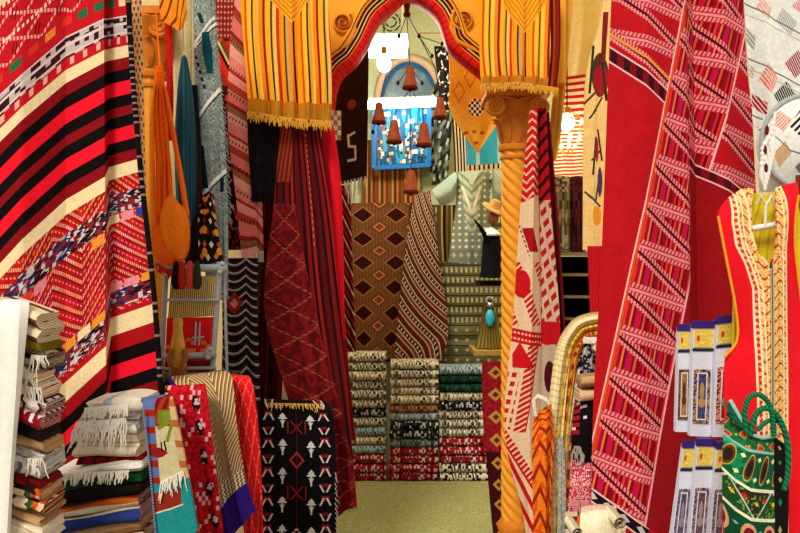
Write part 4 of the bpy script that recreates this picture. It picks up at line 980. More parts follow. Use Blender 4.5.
def tunic(u, v):
    x, y = u*100, v*100
    c = mix(dia(x*.16, y*.16) < .3, '#8a967c', '#ecebd8')
    c = mix((abs(x-471) < 12-(y-180)*.16) & (y < 232), c, mix(fr((abs(x-471)+y)*.12) < .4, '#c8cfa8', '#8f9f80'))
    c = mix(line(abs(x-471)*.9, (214-y)*.30, 1.2) & band(y, 186, 214), c, '#f0eccf')
    return mix(y > 250, c, mix(dia(x*.14, y*.1) < .3, '#7a8470', '#c8c4a4'))
m_tun = mat('beaded_tunic_cotton', tunic)
Yt = 5.55
loft('body', [[(455, 170, Yt), (456, 200, Yt), (452, 235, Yt), (448, 262, Yt)], [(472, 172, Yt-.04), (472, 200, Yt-.06), (472, 235, Yt-.06), (472, 264, Yt-.06)], [(494, 170, Yt), (490, 200, Yt), (492, 235, Yt), (492, 262, Yt)]], m_tun, tun, nu=30, nv=40, th=.05, fold=wav(.006, 4), uv='planar', Y0=Yt, smooth_u=True)
m_slv = mat('pale_green_cotton', lambda u, v: mix(fr(u*12+v*8) < .3, '#a9b9a4', '#8fa490'))
for pts in ([[(456, 171, Yt+.0), (448, 177, Yt), (432, 190, Yt)], [(457, 180, Yt-.04), (451, 190, Yt-.04), (437, 198, Yt-.04)], [(456, 192, Yt), (452, 202, Yt), (440, 206, Yt)]], [[(493, 171, Yt), (500, 177, Yt), (514, 190, Yt)], [(492, 180, Yt-.04), (497, 190, Yt-.04), (509, 198, Yt-.04)], [(492, 192, Yt), (496, 202, Yt), (507, 206, Yt)]]):
    loft('sleeve', pts, m_slv, tun, nu=12, nv=12, th=.05, smooth_u=True)
loft('collar', [[(462, 168, Yt-.05), (471, 184, Yt-.07)], [(470, 168, Yt-.05), (472, 186, Yt-.072)], [(482, 168, Yt-.05), (473, 184, Yt-.07)]], mat('pale_collar', '#c2cbb0'), tun, nu=8, nv=8, th=.01)
hang('ochre_bag_strip', [(438, 205, 5.75), (438, 235, 5.75), (440, 262, 5.75)], [(456, 205, 5.75), (456, 235, 5.75), (455, 262, 5.75)], mat('brown_gold_strip', lambda u, v: stripes(u*6, [(1, '#5a4a24'), (.6, '#b89a50'), (1, '#2a1c10'), (.7, '#8a6a30')])), 'brown and gold striped bag hanging left of the grey green tunic', 'bag', th=.03, nv=12)

# puppet in black with a straw hat
pp = empty('puppet', P(488, 322, 5.3), 'puppet in a black cape and straw hat hanging beside the twisted column', 'puppet')
Yp = 5.3
m_blk = mat('black_cape_cloth', '#0e0c10')
q = MB(); q.lathe([(.012, .0), (.045, -.03), (.062, -.09), (.066, -.18), (.074, -.28), (.080, -.32), (.02, -.325)], P(492, 229, Yp), 20, lambda a, z: 1+.06*math.sin(7*a)); q.build('cape', m_blk, pp)
q = MB(); q.ball(P(493, 218, Yp), .038, .036, .046, 14, 10); q.ball(P(492, 219, Yp-.036), .008); h = q.build('head', mat('brown_wood_face', '#8a5430', rough=.5), pp)
for dx in (-2, 1.6):
    q = MB(); q.ball(P(492+dx, 217, Yp-.036), .004); q.build('eye', m_blk, h)
q = MB(); ax = Matrix.Rotation(.5, 3, 'Y') @ Matrix.Rotation(.35, 3, 'X'); q.lathe([(.003, .055), (.025, .05), (.036, .02), (.04, .0), (.078, -.008), (.08, -.016), (.04, -.012), (.003, -.01)], P(494, 207, Yp), 20, axis=ax); q.build('straw_hat', mat('straw', lambda u, v: mix(fr(v*14) < .4, '#c8964a', '#e8c884')), pp)
q = MB(); q.lathe([(.02, .015), (.04, 0), (.075, -.03), (.07, -.04), (.02, -.01)], P(490, 230, Yp-.01), 16, lambda a, z: 1+.14*math.sin(9*a)); q.build('white_ruff', mat('white_ruff', '#dfe4e4'), pp)
q = MB(); q.tube([P(488, 240, Yp-.05), P(482, 230, Yp-.09), P(474, 219, Yp-.10)], [.022, .014, .004], 8); q.build('arm', m_blk, pp)
q = MB(); q.tube([P(493, 204, Yp), P(493, 150, Yp+.02), P(493, 60, Yp+.02)], .002, 5); q.build('string', m_cordd, pp)
# shelf with gold ornament
sh = empty('wall_shelf', P(487, 360, 5.25), 'small straw covered shelf carrying a gold and turquoise ornament', 'shelf')
def shelf(yz, x0, x1, ya, yb, m, nm='board'):
    a, c = P(x0, yz, ya), P(x1, yz, ya); q = MB(); q.box(a.x, c.x, ya, yb, a.z-.03, a.z); return q.build(nm, m, sh, smooth=False)
shelf(351, 474, 506, 5.2, 5.6, mat('straw_board', lambda u, v: mix(ns(u*20, v*4, 2, 3), '#8a6a2c', '#b8964a')))
shelf(281, 480, 506, 5.36, 5.66, mat('dark_board', '#1a1210'))
q = MB(); a = P(506, 0, 5.58); q.box(a.x-.03, a.x, 5.56, 5.6, 0, P(0, 275, 5.4).z); q.build('upright', mat('dark_board', '#1a1210'), sh, smooth=False)
orn = empty('ornament', P(490, 350, 5.3), 'fan shaped gold ornament with a turquoise stone on the straw shelf', 'ornament')
q = MB(); c = P(490, 348, 5.3); rw = []
for i in range(9):
    s = i/8; hw = .02+.075*s; zz = P(0, 300+48*s, 5.3).z
    rw.append([Vector((c.x-hw+2*hw*j/16, 5.34-.05*math.sin(PI*j/16)*(.3+s)+.008*math.cos(2*PI*j/2), zz)) for j in range(17)])
q.grid(rw); q.grid([[p+Vector((0, .03, 0)) for p in r] for r in rw]); q.build('gold_skirt', mat('pleated_gold', lambda u, v: mix(fr(u*8) < .5, '#c8b060', '#6a5a24'), rough=.4, metal=.3), orn)
q = MB(); q.ball(P(490, 318, 5.28), .030, .02, .058, 16, 10); q.build('turquoise_stone', mat('turquoise', '#28b4c4', rough=.3, spec=.5, vary=.1), orn)
q = MB(); q.tube([P(490, 305, 5.28)+Vector((.022*math.cos(a/12*2*PI), 0, .022*math.sin(a/12*2*PI)+.03)) for a in range(13)], .007, 6); q.ball(P(490, 305, 5.28), .02, .016, .02); q.build('silver_ring', mat('silver', '#c8ccd0', rough=.3, metal=.9, vary=0), orn)
hang('red_medallion_rug', [(482, 362, 4.74), (483, 420, 4.74), (488, 480, 4.74), (493, 533, 4.74)], [(508, 360, 4.72), (508, 420, 4.72), (508, 480, 4.72), (509, 533, 4.72)], mat('dark_red_medallions', lambda u, v: mix(dia(u*1+0.0, v*8) < .30, mix(v > .5, mix(ns(u*9, v*50, 1, 2) > .5, '#7a0c14', '#981820'), '#3a070c'), mix(dia(u, v*8) < .14, '#b8843a', '#5a2414'))), 'dark red rug with gold medallions hanging under the straw shelf', 'rug', fold=lambda u, v: -.03*math.sin(PI*u)+.01*math.sin(9*v))
# ================================================================== right of the doorway
def ikat(u, v):
    x, y = u*100, v*100
    cr, rd = '#e6c49a', '#c8121c'
    c = cr
    zz = fr((y-abs(fr((x-516)*.09)-.5)*13)*.12)
    top = y < 204-(x-520)*.5
    c = mix(top, c, mix((zz < .33) & (fr(y*.31+x*.2) < .8), rd, cr))
    # red square with dashes
    c = mix(band(x-(y-240)*.28, 526, 536) & band(y, 228, 252), c, '#a80c18')
    c = mix(line(x-(y-240)*.28, 524.5, .7) & band(y, 224, 256) & (fr(y*.2) < .5), c, '#801018')
    d1 = x-y*.33
    c = mix(band(y, 262, 326) & band(fr(d1*.045), .1, .55) & (fr((x+y)*.16) < .6), c, rd)
    c = mix(band(y, 262, 300) & disc(x, y, 522, 284, 8, 14), c, rd)
    h = y-(x-512)*.18
    c = mix(band(h, 328, 331) | band(h, 333, 337) | band(h, 339, 342), c, rd)
    c = mix(band(h, 331, 342) & (fr(x*.3) < .45), c, rd)
    c = mix((abs(x-520)*1.1 < (y-342)*.6) & band(y, 342, 368) & (x > 513), c, rd)
    diag = x-(536-(y-345)*.17)
    c = mix(band(diag, -8, 3) & band(y, 343, 432) & (fr((y+x*.6)*.19) < .62), c, rd)
    c = mix(line(diag, 3.4, .6) & band(y, 343, 432), c, rd)
    c = mix(band(y, 372, 430) & (diag < -11) & (fr(y*.11) < .55) & (fr(x*.14+y*.03) < .6), c, rd)
    lo = y-(428+(x-505)*1.6)
    c = mix(band(lo, 0, 14) & (fr((x+y)*.16) < .6), c, rd); c = mix(band(lo, 14, 18), c, rd)
    c = mix((lo > 18) & band(fr((x*.7-y*.35)*.13), .2, .62), c, rd)
    # right hand fold
    r2 = x > 540+(y-200)*.02
    g = mix((fr((y*.8+x)*.09) < .5) & (fr((x-y*.2)*.13) < .7), '#cfae90', '#b01420')
    g = mix(band(y, 322, 345), g, '#b8101c'); g = mix(band(y, 346, 420), g, mix(disc(x, y, 551, 378, 5, 16), '#b8a48c', '#4a0a12'))
    g = mix(y < 200, g, mix(fr(y*.07+x*.1) < .4, '#b8101a', '#3a0a10'))
    return mix(r2, c, g)
o = loft('ikat_hanging', [[(530, 108, 4.14), (521, 200, 4.14), (513, 320, 4.14), (505, 432, 4.12), (524, 520, 4.12), (530, 575, 4.12)], [(537, 108, 4.1), (534, 200, 4.08), (532, 320, 4.07), (530, 432, 4.07), (534, 520, 4.07), (536, 575, 4.07)], [(540, 108, 4.16), (540, 200, 4.16), (542, 320, 4.16), (542, 432, 4.16), (548, 520, 4.16), (548, 575, 4.16)], [(545, 108, 4.1), (550, 200, 4.1), (560, 320, 4.1), (562, 432, 4.1), (564, 520, 4.1), (565, 575, 4.1)]], mat('red_cream_ikat', ikat), us=[0, .4, .58, 1], vs=[0, .22, .47, .7, .9, 1], nu=40, nv=80, fold=wav(.006, 3), uv='planar', Y0=4.1)
tag(o, 'cream and scarlet patterned woven hanging beside the twisted column', 'hanging')
o = loft('maroon_drape', [[(541, 112, 4.22), (545, 200, 4.22), (551, 320, 4.22), (556, 460, 4.22)], [(549, 112, 4.2), (557, 200, 4.2), (565, 320, 4.2), (570, 460, 4.2)]], mat('plain_maroon', lambda u, v: mix(fr(u*3) < .4, '#6a0a14', '#3a060e')), nu=12, fold=wav(.012, 2))
tag(o, 'narrow dark maroon drape behind the cream and scarlet hanging', 'drape')
o = loft('tan_drape', [[(560, -20, 4.32), (556, 60, 4.32), (549, 135, 4.32), (546, 160, 4.32)], [(575, -20, 4.3), (568, 60, 4.3), (561, 135, 4.3), (556, 160, 4.3)]], mat('tan_gold_cloth', lambda u, v: mix(ns(u*5, v*20, 2, 2), '#c8902c', '#dca444')), nu=12, fold=wav(.01, 2))
tag(o, 'plain golden tan drape hanging right of the column capital', 'drape')
# back right room corner
shr = empty('black_shelf_unit', P(578, 340, 4.75), 'black shelf unit with pale edged boards in the room right of the column', 'shelf')
for y in (251, 272, 294, 316):
    a, c = P(556, y, 4.7), P(606, y, 4.7); q = MB(); q.box(a.x, c.x, 4.7, 5.0, a.z-.022, a.z-.006); q.build('board', mat('black_board', '#0c0a0a', rough=.6), shr, smooth=False)
    q = MB(); q.box(a.x, c.x, 4.688, 4.699, a.z-.024, a.z-.008); q.build('board_edge', mat('pale_board_edge', '#8a7650', rough=.6), shr, smooth=False)
a, c = P(556, 251, 4.7), P(606, 251, 4.7); q = MB(); q.box(a.x, c.x, 5.0, 5.02, 0, a.z-.03); q.build('back_board', mat('black_board', '#0c0a0a'), shr, smooth=False)
for x in (a.x-.02, c.x): q = MB(); q.box(x, x+.02, 4.7, 5.02, 0, a.z-.006); q.build('side_board', mat('black_board', '#0c0a0a'), shr, smooth=False)
for i, (x0, x1, cs, lb, cat) in enumerate(((553, 570, ['#6a6644', '#8a865c', '#4a4830', '#b0a880'], 'grey olive patterned rug standing rolled on the black shelf unit', 'rug'), (569, 585, ['#3a1018', '#54202a', '#2a0a10', '#4a1a20'], 'dark plum rug standing rolled on the black shelf unit', 'rug'))):
    zt = P(0, 176, 4.84).z; zb = P(0, 251, 4.7).z-.004
    q = MB(); cx_ = P((x0+x1)/2, 0, 4.84).x; r = (x1-x0)/1600*4.84
    q.lathe([(r*.2, zt), (r, zt-.006), (r*1.02, zt-.1), (r, zb+.05), (r, zb+.002), (r*.3, zb)], (cx_, 4.84, 0), 24, lambda a, z: 1+.02*math.sin(3*a+z*9))
    tag(q.build('rolled_rug', mat('rolled_%d' % i, (lambda cs: lambda u, v: mix((dia(u*8, v*7) < .2), cells(u*22, v*30, cs), cs[3]))(cs))), lb, cat, 'rolled rugs on the black shelf unit')
o = hang('striped_textile', [(557, 78, 5.1), (555, 130, 5.1), (553, 178, 5.1)], [(586, 74, 5.1), (586, 130, 5.1), (586, 176, 5.1)], mat('red_white_bars', lambda u, v: mix(v < .38, mix(fr(v*26) < .5, '#f4e8d8', '#e0402c'), mix(v < .7, '#e8d8b0', mix(fr(v*17) < .5, '#e8dccc', '#b82018')))), 'red and cream horizontally barred textile behind the crystal lamp', 'textile', nv=10)
m_cream2 = mat('warm_wall_cloth', lambda u, v: mix(ns(u*3, v*9, 2, 2), '#e8d8a0', '#f2e6ba'))
o = hang('pale_drape', [(566, -25, 5.3), (566, 40, 5.3), (560, 100, 5.3)], [(612, -25, 5.3), (612, 40, 5.3), (600, 100, 5.3)], m_cream2, 'pale cream drape at the top of the room right of the column', 'drape')
cl = empty('crystal_lamp', P(567, 165, 4.9), 'small crystal lamp with a glowing bulb in the room right of the column', 'lamp')
q = MB(); c = P(567, 122, 4.9); q.ball(c, .048, .048, .055, 16, 10); q.build('bulb', mat('lit_warm_bulb', '#fff2d0', emit=16, vary=0), cl)
q = MB(); q.tube([c+Vector((0, 0, .05)), c+Vector((0, 0, .09))], .022, 10); q.build('socket', mat('brass', '#a87a2a', rough=.35, metal=.8, vary=0), cl)
q = MB(); q.tube([c+Vector((0, 0, .09)), Vector((c.x, c.y, 3.92))], .004, 6); q.build('cord', mat('dark_cord', '#2a1a12'), cl)
m_cry = mat('crystal_bead', '#e8e4d4', rough=.12, spec=.6, vary=0); m_wire = mat('gilt_wire', '#8a6a2a', rough=.4, metal=.7, vary=0)
for i in range(7):
    a = 2*PI*i/7+.3; d = Vector((math.cos(a), math.sin(a), 0)); p0 = c+Vector((0, 0, .08)); p1 = c+d*.10+Vector((0, 0, .02)); p2 = c+d*.085+Vector((0, 0, -.10)); p3 = c+d*.02+Vector((0, 0, -.20))
    q = MB(); q.tube([p0, p1, p2, p3], .0035, 6); q.build('wire_arm', m_wire, cl)
    for cp, cr_ in ((p1+Vector((0, 0, -.02)), .012), (p2, .013), (p2.lerp(p3, .5), .010)):
        q = MB(); q.ball(cp, cr_, cr_, cr_*1.55); q.build('crystal', m_cry, cl)
def painted(u, v):
    x, y = u*100, v*100
    c = mix(ns(x, y, .1, 3), '#e4b45c', '#f2cf8a')
    c = mix(disc(x, y, 600, 75, 8, 22), c, '#4a3020'); c = mix(disc(x, y, 601, 80, 7, 15), c, '#a81420')
    for x0, y0, x1, y1, w, q in ((594, 46, 590, 92, 1.2, '#2a3020'), (602, 60, 606, 100, 1.3, '#3a2a1a'), (584, 104, 598, 90, 1.2, '#6a3a18'), (606, 14, 603, 60, 2.5, '#7a2018'), (594, 112, 602, 98, .9, '#3a2a18'), (596, 138, 593, 174, 1.1, '#4a2a1a'), (598, 130, 602, 160, .9, '#3a2a1a'), (586, 192, 600, 206, 1.1, '#5a4030'), (600, 172, 596, 200, .9, '#3a3a3a'), (590, 118, 596, 110, .9, '#3a2a18'), (592, 160, 601, 150, .9, '#5a3018')):
        c = mix(seg(x, y, x0, y0, x1, y1, w), c, q)
    c = mix(disc(x, y, 597, 150, 1.8, 12), c, '#a02028'); c = mix(disc(x, y, 600, 182, 2.4, 15), c, '#4a3a50')
    return mix(disc(x, y, 597, 216, 4.5, 10), c, '#e8902a')
o = loft('painted_hanging', [[(606, -25, 3.9), (600, 20, 3.9), (587, 70, 3.9), (584, 130, 3.9), (583, 250, 3.9)], [(624, -25, 3.88), (622, 20, 3.88), (614, 70, 3.88), (612, 130, 3.88), (611, 250, 3.88)]], mat('painted_cream_cloth', painted), nu=20, vs=[0, .16, .34, .56, 1], fold=wav(.008, 2), uv='planar', Y0=3.89)
tag(o, 'cream cloth painted with dark and red leaf figures left of the great red kilim', 'hanging')
o = loft('scarlet_towel', [[(588, 246, 3.7), (590, 300, 3.7), (592, 360, 3.7)], [(612, 246, 3.7), (612, 300, 3.7), (612, 360, 3.7)]], mat('scarlet_plain', lambda u, v: mix(fr(u*9) < .3, '#c8141c', '#a80c14')), nu=12, nv=20, fold=wav(.008, 2))
tag(o, 'scarlet cloth end showing below the painted cream cloth', 'cloth')

# ------------------------------------------------------------------ the great red kilim
def kil(u, v):
    x, y = u*100, v*100
    rd, pk = '#b8101a', '#e68684'
    c = mix(ns(x, y, .04, 3), '#a80c16', '#c4141e')
    s = x*.979+y*.201; t = y*.979-x*.201
    ST = [(3.2, '#8a0616'), (2.0, '#d81c30'), (2.6, '#600410'), (2.2, '#e8301c'), (3.4, '#a00830'), (1.6, '#f07a2a'), (2.8, '#780616'), (2.4, '#b80c50'), (3.0, '#c8101c'), (1.8, '#50103c'), (2.2, '#e04a24'), (3.0, '#7a0410')]
    sts = stripes(s, ST)
    def zed(c, s0, w, T, t0, m_):
        q = (t-s*.12-t0)/T; f = fr(q); p = (s-s0)/w
        hz = f < .34
        ha = fr(s*.27+f*3.2)
        row = hz & ((abs(f-.06) < .05) | (abs(f-.27) < .05)) & (ha < .56) | line(f, .17, .03)
        c = mix(m_ & hz, c, mix(ns(x, y, .5, 2) > .5, '#c22c3c', '#981424'))
        c = mix(m_ & row, c, pk)
        dg = f-(.26+p*.74)
        c = mix(m_ & (abs(dg) < .13), c, '#981420')
        c = mix(m_ & ((abs(dg-.085) < .05) | (abs(dg+.085) < .05)) & ((fr(s*.33+.2) < .56) | (abs(dg-.085) < .015)), c, pk)
        return mix(m_ & (abs(dg) < .028), c, '#4a060e')
    L = x < 690
    bandL = band(s, 669, 731) & (y-(489+(x-592)*.66) < 0) & L
    endline = y-(50+(x-610)*.83)
    upL = L & (endline < 0) & (s < 669)
    c = mix(bandL, c, zed(sts, 669, 62, 43, 25, bandL))
    c = zed(c, 612, 60, 38, 60, upL)
    c = mix(L & line(s, 669, .7) & (y < 484), c, '#f0b8b0')
    c = mix(L & band(s, 670, 672) & (y < 484), c, '#e04a1c')
    c = mix(L & line(s, 731, 1.0) & (y > 262) & (y < 520), c, '#e8a8a4')
    c = mix(L & band(endline, -2, 12) & (s < 669), c, mix(fr(x*.09) < .5, '#7a0a14', '#3a0810'))
    c = mix(L & (line(endline, -3, 1.0) | line(endline, 12, 1.0)) & (s < 669), c, '#eab0a8')
    c = mix(L & line(endline, -16, 1.6) & (s < 669) & (y > 30), c, '#e88a30')
    # lower end of the left pane
    low = y-(489+(x-592)*.66)
    c = mix(L & (line(low, 0, 1.0) | line(low, 13, 1.0)) & (s < 736), c, '#e8c0b8')
    c = mix(L & band(low, 1, 12) & (s < 736), c, mix(dia(x*.07, low*.08) < .32, '#1c0a14', '#c8b8b8'))
    # right pane
    R_ = x > 690
    e2 = y-(160+(x-697)*.60)
    s2 = x*.97+y*.27
    upR = R_ & (e2 < 0)
    c = mix(upR & (s2 < 737), c, stripes(s2, ST))
    c = zed(c, 668, 62, 43, 35, upR & (s2 < 737))
    c = zed(c, 737, 60, 40, 6, upR & (s2 > 737))
    c = mix(upR & line(s2, 737, 1.0), c, '#eab0a8')
    c = mix(R_ & (line(e2, 0, .9) | line(e2, 11, .9)) , c, '#eab0a8')
    c = mix(R_ & band(e2, 1, 10), c, mix(fr(x*.08) < .5, '#7a0a14', '#4a0810'))
    c = mix(R_ & (e2 > 12), c, mix(ns(x, y, .05, 3), '#8a0a12', '#a00e16'))
    return mix((s > 732) & L & (y > 230) & (low < 0), c, '#960c14')
YK = 2.9
o = loft('great_kilim', [[(613, -40, YK), (609, 60, YK), (602, 250, YK), (594, 400, YK), (592, 492, YK), (592, 580, YK)], [(648, -40, YK-.05), (646, 60, YK-.05), (644, 250, YK-.04), (640, 400, YK-.05), (640, 520, YK-.06), (640, 600, YK-.06)], [(684, -40, YK-.02), (686, 60, YK-.02), (689, 250, YK-.02), (690, 400, YK-.0), (690, 540, YK), (690, 620, YK)], [(692, -40, YK+.06), (694, 60, YK+.06), (697, 250, YK+.06), (699, 400, YK+.08), (700, 540, YK+.08), (700, 620, YK+.08)], [(722, -40, YK+.01), (726, 60, YK+.01), (730, 250, YK+.0), (730, 400, YK+.02), (730, 540, YK+.02), (730, 620, YK+.02)], [(744, -40, YK+.06), (750, 60, YK+.06), (759, 250, YK+.06), (764, 400, YK+.08), (768, 540, YK+.08), (768, 620, YK+.08)]],
    mat('great_red_kilim_wool', kil), us=[0, .28, .52, .58, .8, 1], vs=[0, .16, .45, .68, .84, 1], nu=60, nv=110, fold=wav(.008, 2.2, .5), uv='planar', Y0=YK, th=.01)
tag(o, 'great red kilim with pink zigzag bands hanging in folds from top to bottom at right', 'kilim')

# ------------------------------------------------------------------ pile over a rail between hanging and great kilim
m_rail = mat('rail_wood', '#4a2c18', rough=.6)
q = MB(); q.tube([P(588, 345, 3.14), P(660, 340, 3.14)], .016, 10)
zr = P(0, 345, 3.14).z
for x in (640,): q.tube([Vector((P(x, 0, 3.14).x, 3.14, zr)), Vector((P(x, 0, 3.14).x, 3.14, 0))], .016, 10)
tag(q.build('rail', m_rail), 'wooden rail behind the great red kilim that carries the draped runners', 'rail')
WSC = [.60, .60, .64, .78, .95, 1.05, 1.1, 1.1]
def arcrun(name, pts, off, wpx, Yf, m, label, cat, dpt=.04, **kw):
    """a strip bent over like an arch: a list of (px,py) along its crest; wpx its face width"""
    C0, C1 = [], []
    n = len(pts)
    for i, (x, y) in enumerate(pts):
        a = pts[max(0, i-1)]; b_ = pts[min(n-1, i+1)]; dx, dy = b_[0]-a[0], b_[1]-a[1]; L = math.hypot(dx, dy); nx_, ny_ = -dy/L, dx/L
        C0.append((x, y, Yf)); C1.append((x+nx_*wpx*WSC[i], y+ny_*wpx*WSC[i], Yf-.0))
    return tag(loft(name, [C0, [((a[0]+b_[0])/2, (a[1]+b_[1])/2, Yf-.02) for a, b_ in zip(C0, C1)], C1], m, nu=12, nv=70, th=dpt, flip=kw.get('flip'), smooth_u=True), label, cat)
AP = [(549, 580), (550, 520), (551, 460), (555, 400), (561, 350), (571, 328), (584, 318), (606, 314)]
rows_ = [(0, 7, 'cream_runner', mat('pale_cream_runner', lambda u, v: mix(fr(v*60) < .25, '#f2e2b0', '#d8c080')), 'pale cream outermost runner bent over the rail left of the great kilim'),
 (7, 6, 'green_runner', mat('yellow_green_runner', lambda u, v: mix(fr(v*23) < .55, '#c8a020', mix(fr(v*23) < .7, '#5a6a1c', '#e8c850'))), 'yellow and green runner bent over the rail inside the cream one'),
 (13, 8, 'orange_runner', mat('orange_motif_runner', lambda u, v: mix(dia(u*1.4, v*22) < .35, mix(ns(u*3, v*30, 1, 2) > .5, '#e86a14', '#d8a03a'), '#8a2a14')), 'orange motif runner bent over the rail under the green one'),
 (21, 7, 'white_runner', mat('white_runner_wool', lambda u, v: mix(fr(v*50) < .2, '#f4ead0', '#cfc09a')), 'white innermost runner bent over the rail beside the black shawl')]
def shift(pts, d):
    r = []
    for i, (x, y) in enumerate(pts):
        a = pts[max(0, i-1)]; b_ = pts[min(len(pts)-1, i+1)]; dx, dy = b_[0]-a[0], b_[1]-a[1]; L = math.hypot(dx, dy); r.append((x-dy/L*d*WSC[i], y+dx/L*d*WSC[i]))
    return r
for d, w, nm, m, lb in rows_: arcrun(nm, shift(AP, d), 0, w-.3, 3.12+d*.0015, m, lb, 'runner')
o = loft('grey_blue_end', [[(558, 440, 3.1), (558, 490, 3.1), (557, 580, 3.1)], [(563, 436, 3.1), (564, 490, 3.1), (565, 580, 3.1)]], mat('grey_blue_wool', lambda u, v: mix(ns(u*4, v*22, 1.5, 2) > .5, '#8a9aa0', '#d0c4a0')), nu=10, nv=30, fold=wav(.008, 1.5))
tag(o, 'grey blue runner end hanging under the white runner at bottom right of centre', 'runner')
o = loft('orange_rug', [[(534, 416, 3.1), (532, 440, 3.06), (533, 500, 3.06), (534, 580, 3.06)], [(545, 407, 3.1), (546, 430, 3.04), (546, 500, 3.04), (546, 580, 3.04)], [(551, 404, 3.1), (554, 440, 3.06), (550, 500, 3.06), (548, 580, 3.06)]], mat('orange_zigzag_wool', lambda u, v: mix(fr(v*9+tri(u*2)*.6) < .3, mix(ns(u*3, v*12, 2, 2) > .45, '#d8500c', '#ee7a1c'), '#9a2408')), nu=16, nv=50, fold=wav(.008, 1.5), smooth_u=True)
tag(o, 'burnt orange rug end hanging beside the cream runner, below the patterned hanging', 'rug')
q = MB(); q.tube([P(536, 416, 3.05), P(534, 400, 3.05), P(538, 396, 3.05), P(546, 400, 3.04), P(549, 404, 3.04)], [.008, .009, .009, .01, .008], 8); q.build('white_cord', mat('thick_white_cord', '#e8d4c0'), o)
# inner shawls
o = loft('black_grey_shawl', [[(577, 350, 3.16), (574, 366, 3.15), (574, 395, 3.15)], [(590, 330, 3.14), (590, 360, 3.12), (590, 395, 3.12)], [(604, 324, 3.16), (606, 360, 3.16), (606, 395, 3.16)]], mat('black_grey_curls', lambda u, v: mix(ns(u*6, v*9, 1.4, 1.5) > .52, '#121014', '#9a9498')), nu=20, nv=30, fold=wav(.010, 3), smooth_u=True)
tag(o, 'black shawl with grey curls under the bent white runner', 'shawl')
for i, (y, x0, m, lb) in enumerate(((380, 579, fz['tan'], 'tan brown folded scarf, upper of two below the black and grey shawl'), (394, 578, fz['peach'], 'peach folded scarf, lower of two below the black and grey shawl'))):
    a, c = P(x0, y, 3.04), P(604, y, 3.04)
    tag(folded('folded_scarf', a.x, c.x, 3.0+.01*i, .10, a.z-.022, .042, 2, m, tilt=.006, jit=.002, nx=8), lb, 'scarf', 'folded scarves below the black and grey shawl')
def blackred(u, v):
    c = mix((u < .2) & (fr(v*8) < .6), '#0e0a0c', '#a8101c')
    c = mix(wn(fl(u*10), fl(v*22)) > .93, c, '#d8d0d4')
    return mix(v > .62, c, '#0a0809')
o = loft('black_red_bag', [[(574, 404, 3.08), (572, 430, 3.06), (571, 460, 3.08)], [(590, 398, 3.04), (590, 430, 3.02), (588, 462, 3.04)], [(604, 402, 3.08), (604, 430, 3.06), (604, 460, 3.08)]], mat('black_red_wool', blackred), nu=20, nv=24, th=.03, smooth_u=True)
tag(o, 'black woollen bag with red edging below the folded scarves', 'bag')
fringe('fringe', [(574, 446, 3.05), (602, 446, 3.04)], 30, .06, mat('grey_beige_fringe', '#a89a8c'), o, .0035, jit=.5)
o = loft('pink_tassel_shawl', [[(572, 462, 3.08), (570, 490, 3.06), (568, 512, 3.06)], [(588, 460, 3.05), (588, 490, 3.03), (588, 512, 3.03)], [(602, 462, 3.08), (603, 490, 3.06), (604, 512, 3.06)]], mat('pink_white_shag', lambda u, v: cells(u*34, v*40, ['#d85a64', '#f0c8c4', '#c83a48', '#e8a0a0', '#a81c2c'])), nu=18, nv=20, fold=wav(.012, 3), smooth_u=True)
tag(o, 'pink and white shaggy shawl below the black and red bag', 'shawl')
fringe('fringe', [(570, 500, 3.04), (602, 500, 3.02)], 36, .05, mat('pink_fringe', '#dc8a8c'), o, .004, jit=.4)
# rolled white and pink bundle
o = loft('rolled_bundle', [[(578, 520, 2.9), (580, 509, 2.8), (581, 508, 2.7), (580, 520, 2.62), (579, 545, 2.6), (579, 600, 2.6)], [(597, 514, 2.9), (597, 506, 2.8), (598, 505, 2.68), (598, 516, 2.59), (597, 545, 2.57), (597, 600, 2.57)], [(616, 516, 2.9), (617, 508, 2.8), (616, 507, 2.7), (618, 520, 2.62), (620, 545, 2.6), (620, 600, 2.6)]], mat('cream_pink_wool', lambda u, v: mix(band(v, .3, .52) & (ns(u*14, v*50, 1.5, 2) > .5), mix(v < .3, '#f0e4c0', '#d8cca8'), '#e0a08c')), nu=20, nv=40, flip=False, smooth_u=True)
tag(o, 'cream and pink blanket folded over at the foot of the great red kilim', 'blanket')
b = MB(); e = [P(x, y, 2.66) for x, y in ((575, 560), (576, 532), (580, 518), (590, 511), (604, 509), (616, 513))]; b.tube(e, .009, 8); b.build('orange_edge', mat('orange_edge_wool', '#d8641c'), o)
for i, (x, y, r, lb) in enumerate(((576, 530, .020, 'small cream rolled cloth at the left of the cream and pink blanket'), (618, 520, .022, 'small cream rolled cloth at the right of the cream and pink blanket'))):
    c = P(x, y, 2.56); q = MB(); sp = [Vector((c.x+(r*(.15+.85*k_/40))*math.cos(.3*k_), 0, c.z+(r*(.15+.85*k_/40))*math.sin(.3*k_))) for k_ in range(41)]
    q.grid([[Vector((p.x, 2.53, p.z)) for p in sp], [Vector((p.x, 2.66, p.z)) for p in sp]]); q.grid([[Vector((c.x+(p.x-c.x)*1.14, yy, c.z+(p.z-c.z)*1.14)) for p in sp] for yy in (2.53, 2.66)])
    q.tube([Vector((c.x, 2.54, c.z-r*.9)), Vector((c.x+(-1 if i == 0 else 1)*.004, 2.55, c.z-.22))], [r*.85, r*.7], 12)
    tag(q.build('rolled_cloth', mat('cream_roll', lambda u, v: mix(fr(u*5) < .5, '#ece0c4', '#c8b48a'))), lb, 'cloth', 'rolled cloths at the foot of the great kilim')
q = MB(); a, c = P(566, 0, 2.6), P(664, 0, 2.6)
t = empty('low_stool', ((a.x+c.x)/2, 2.74, 0), 'low wooden stool under the cream and pink blanket', 'stool')
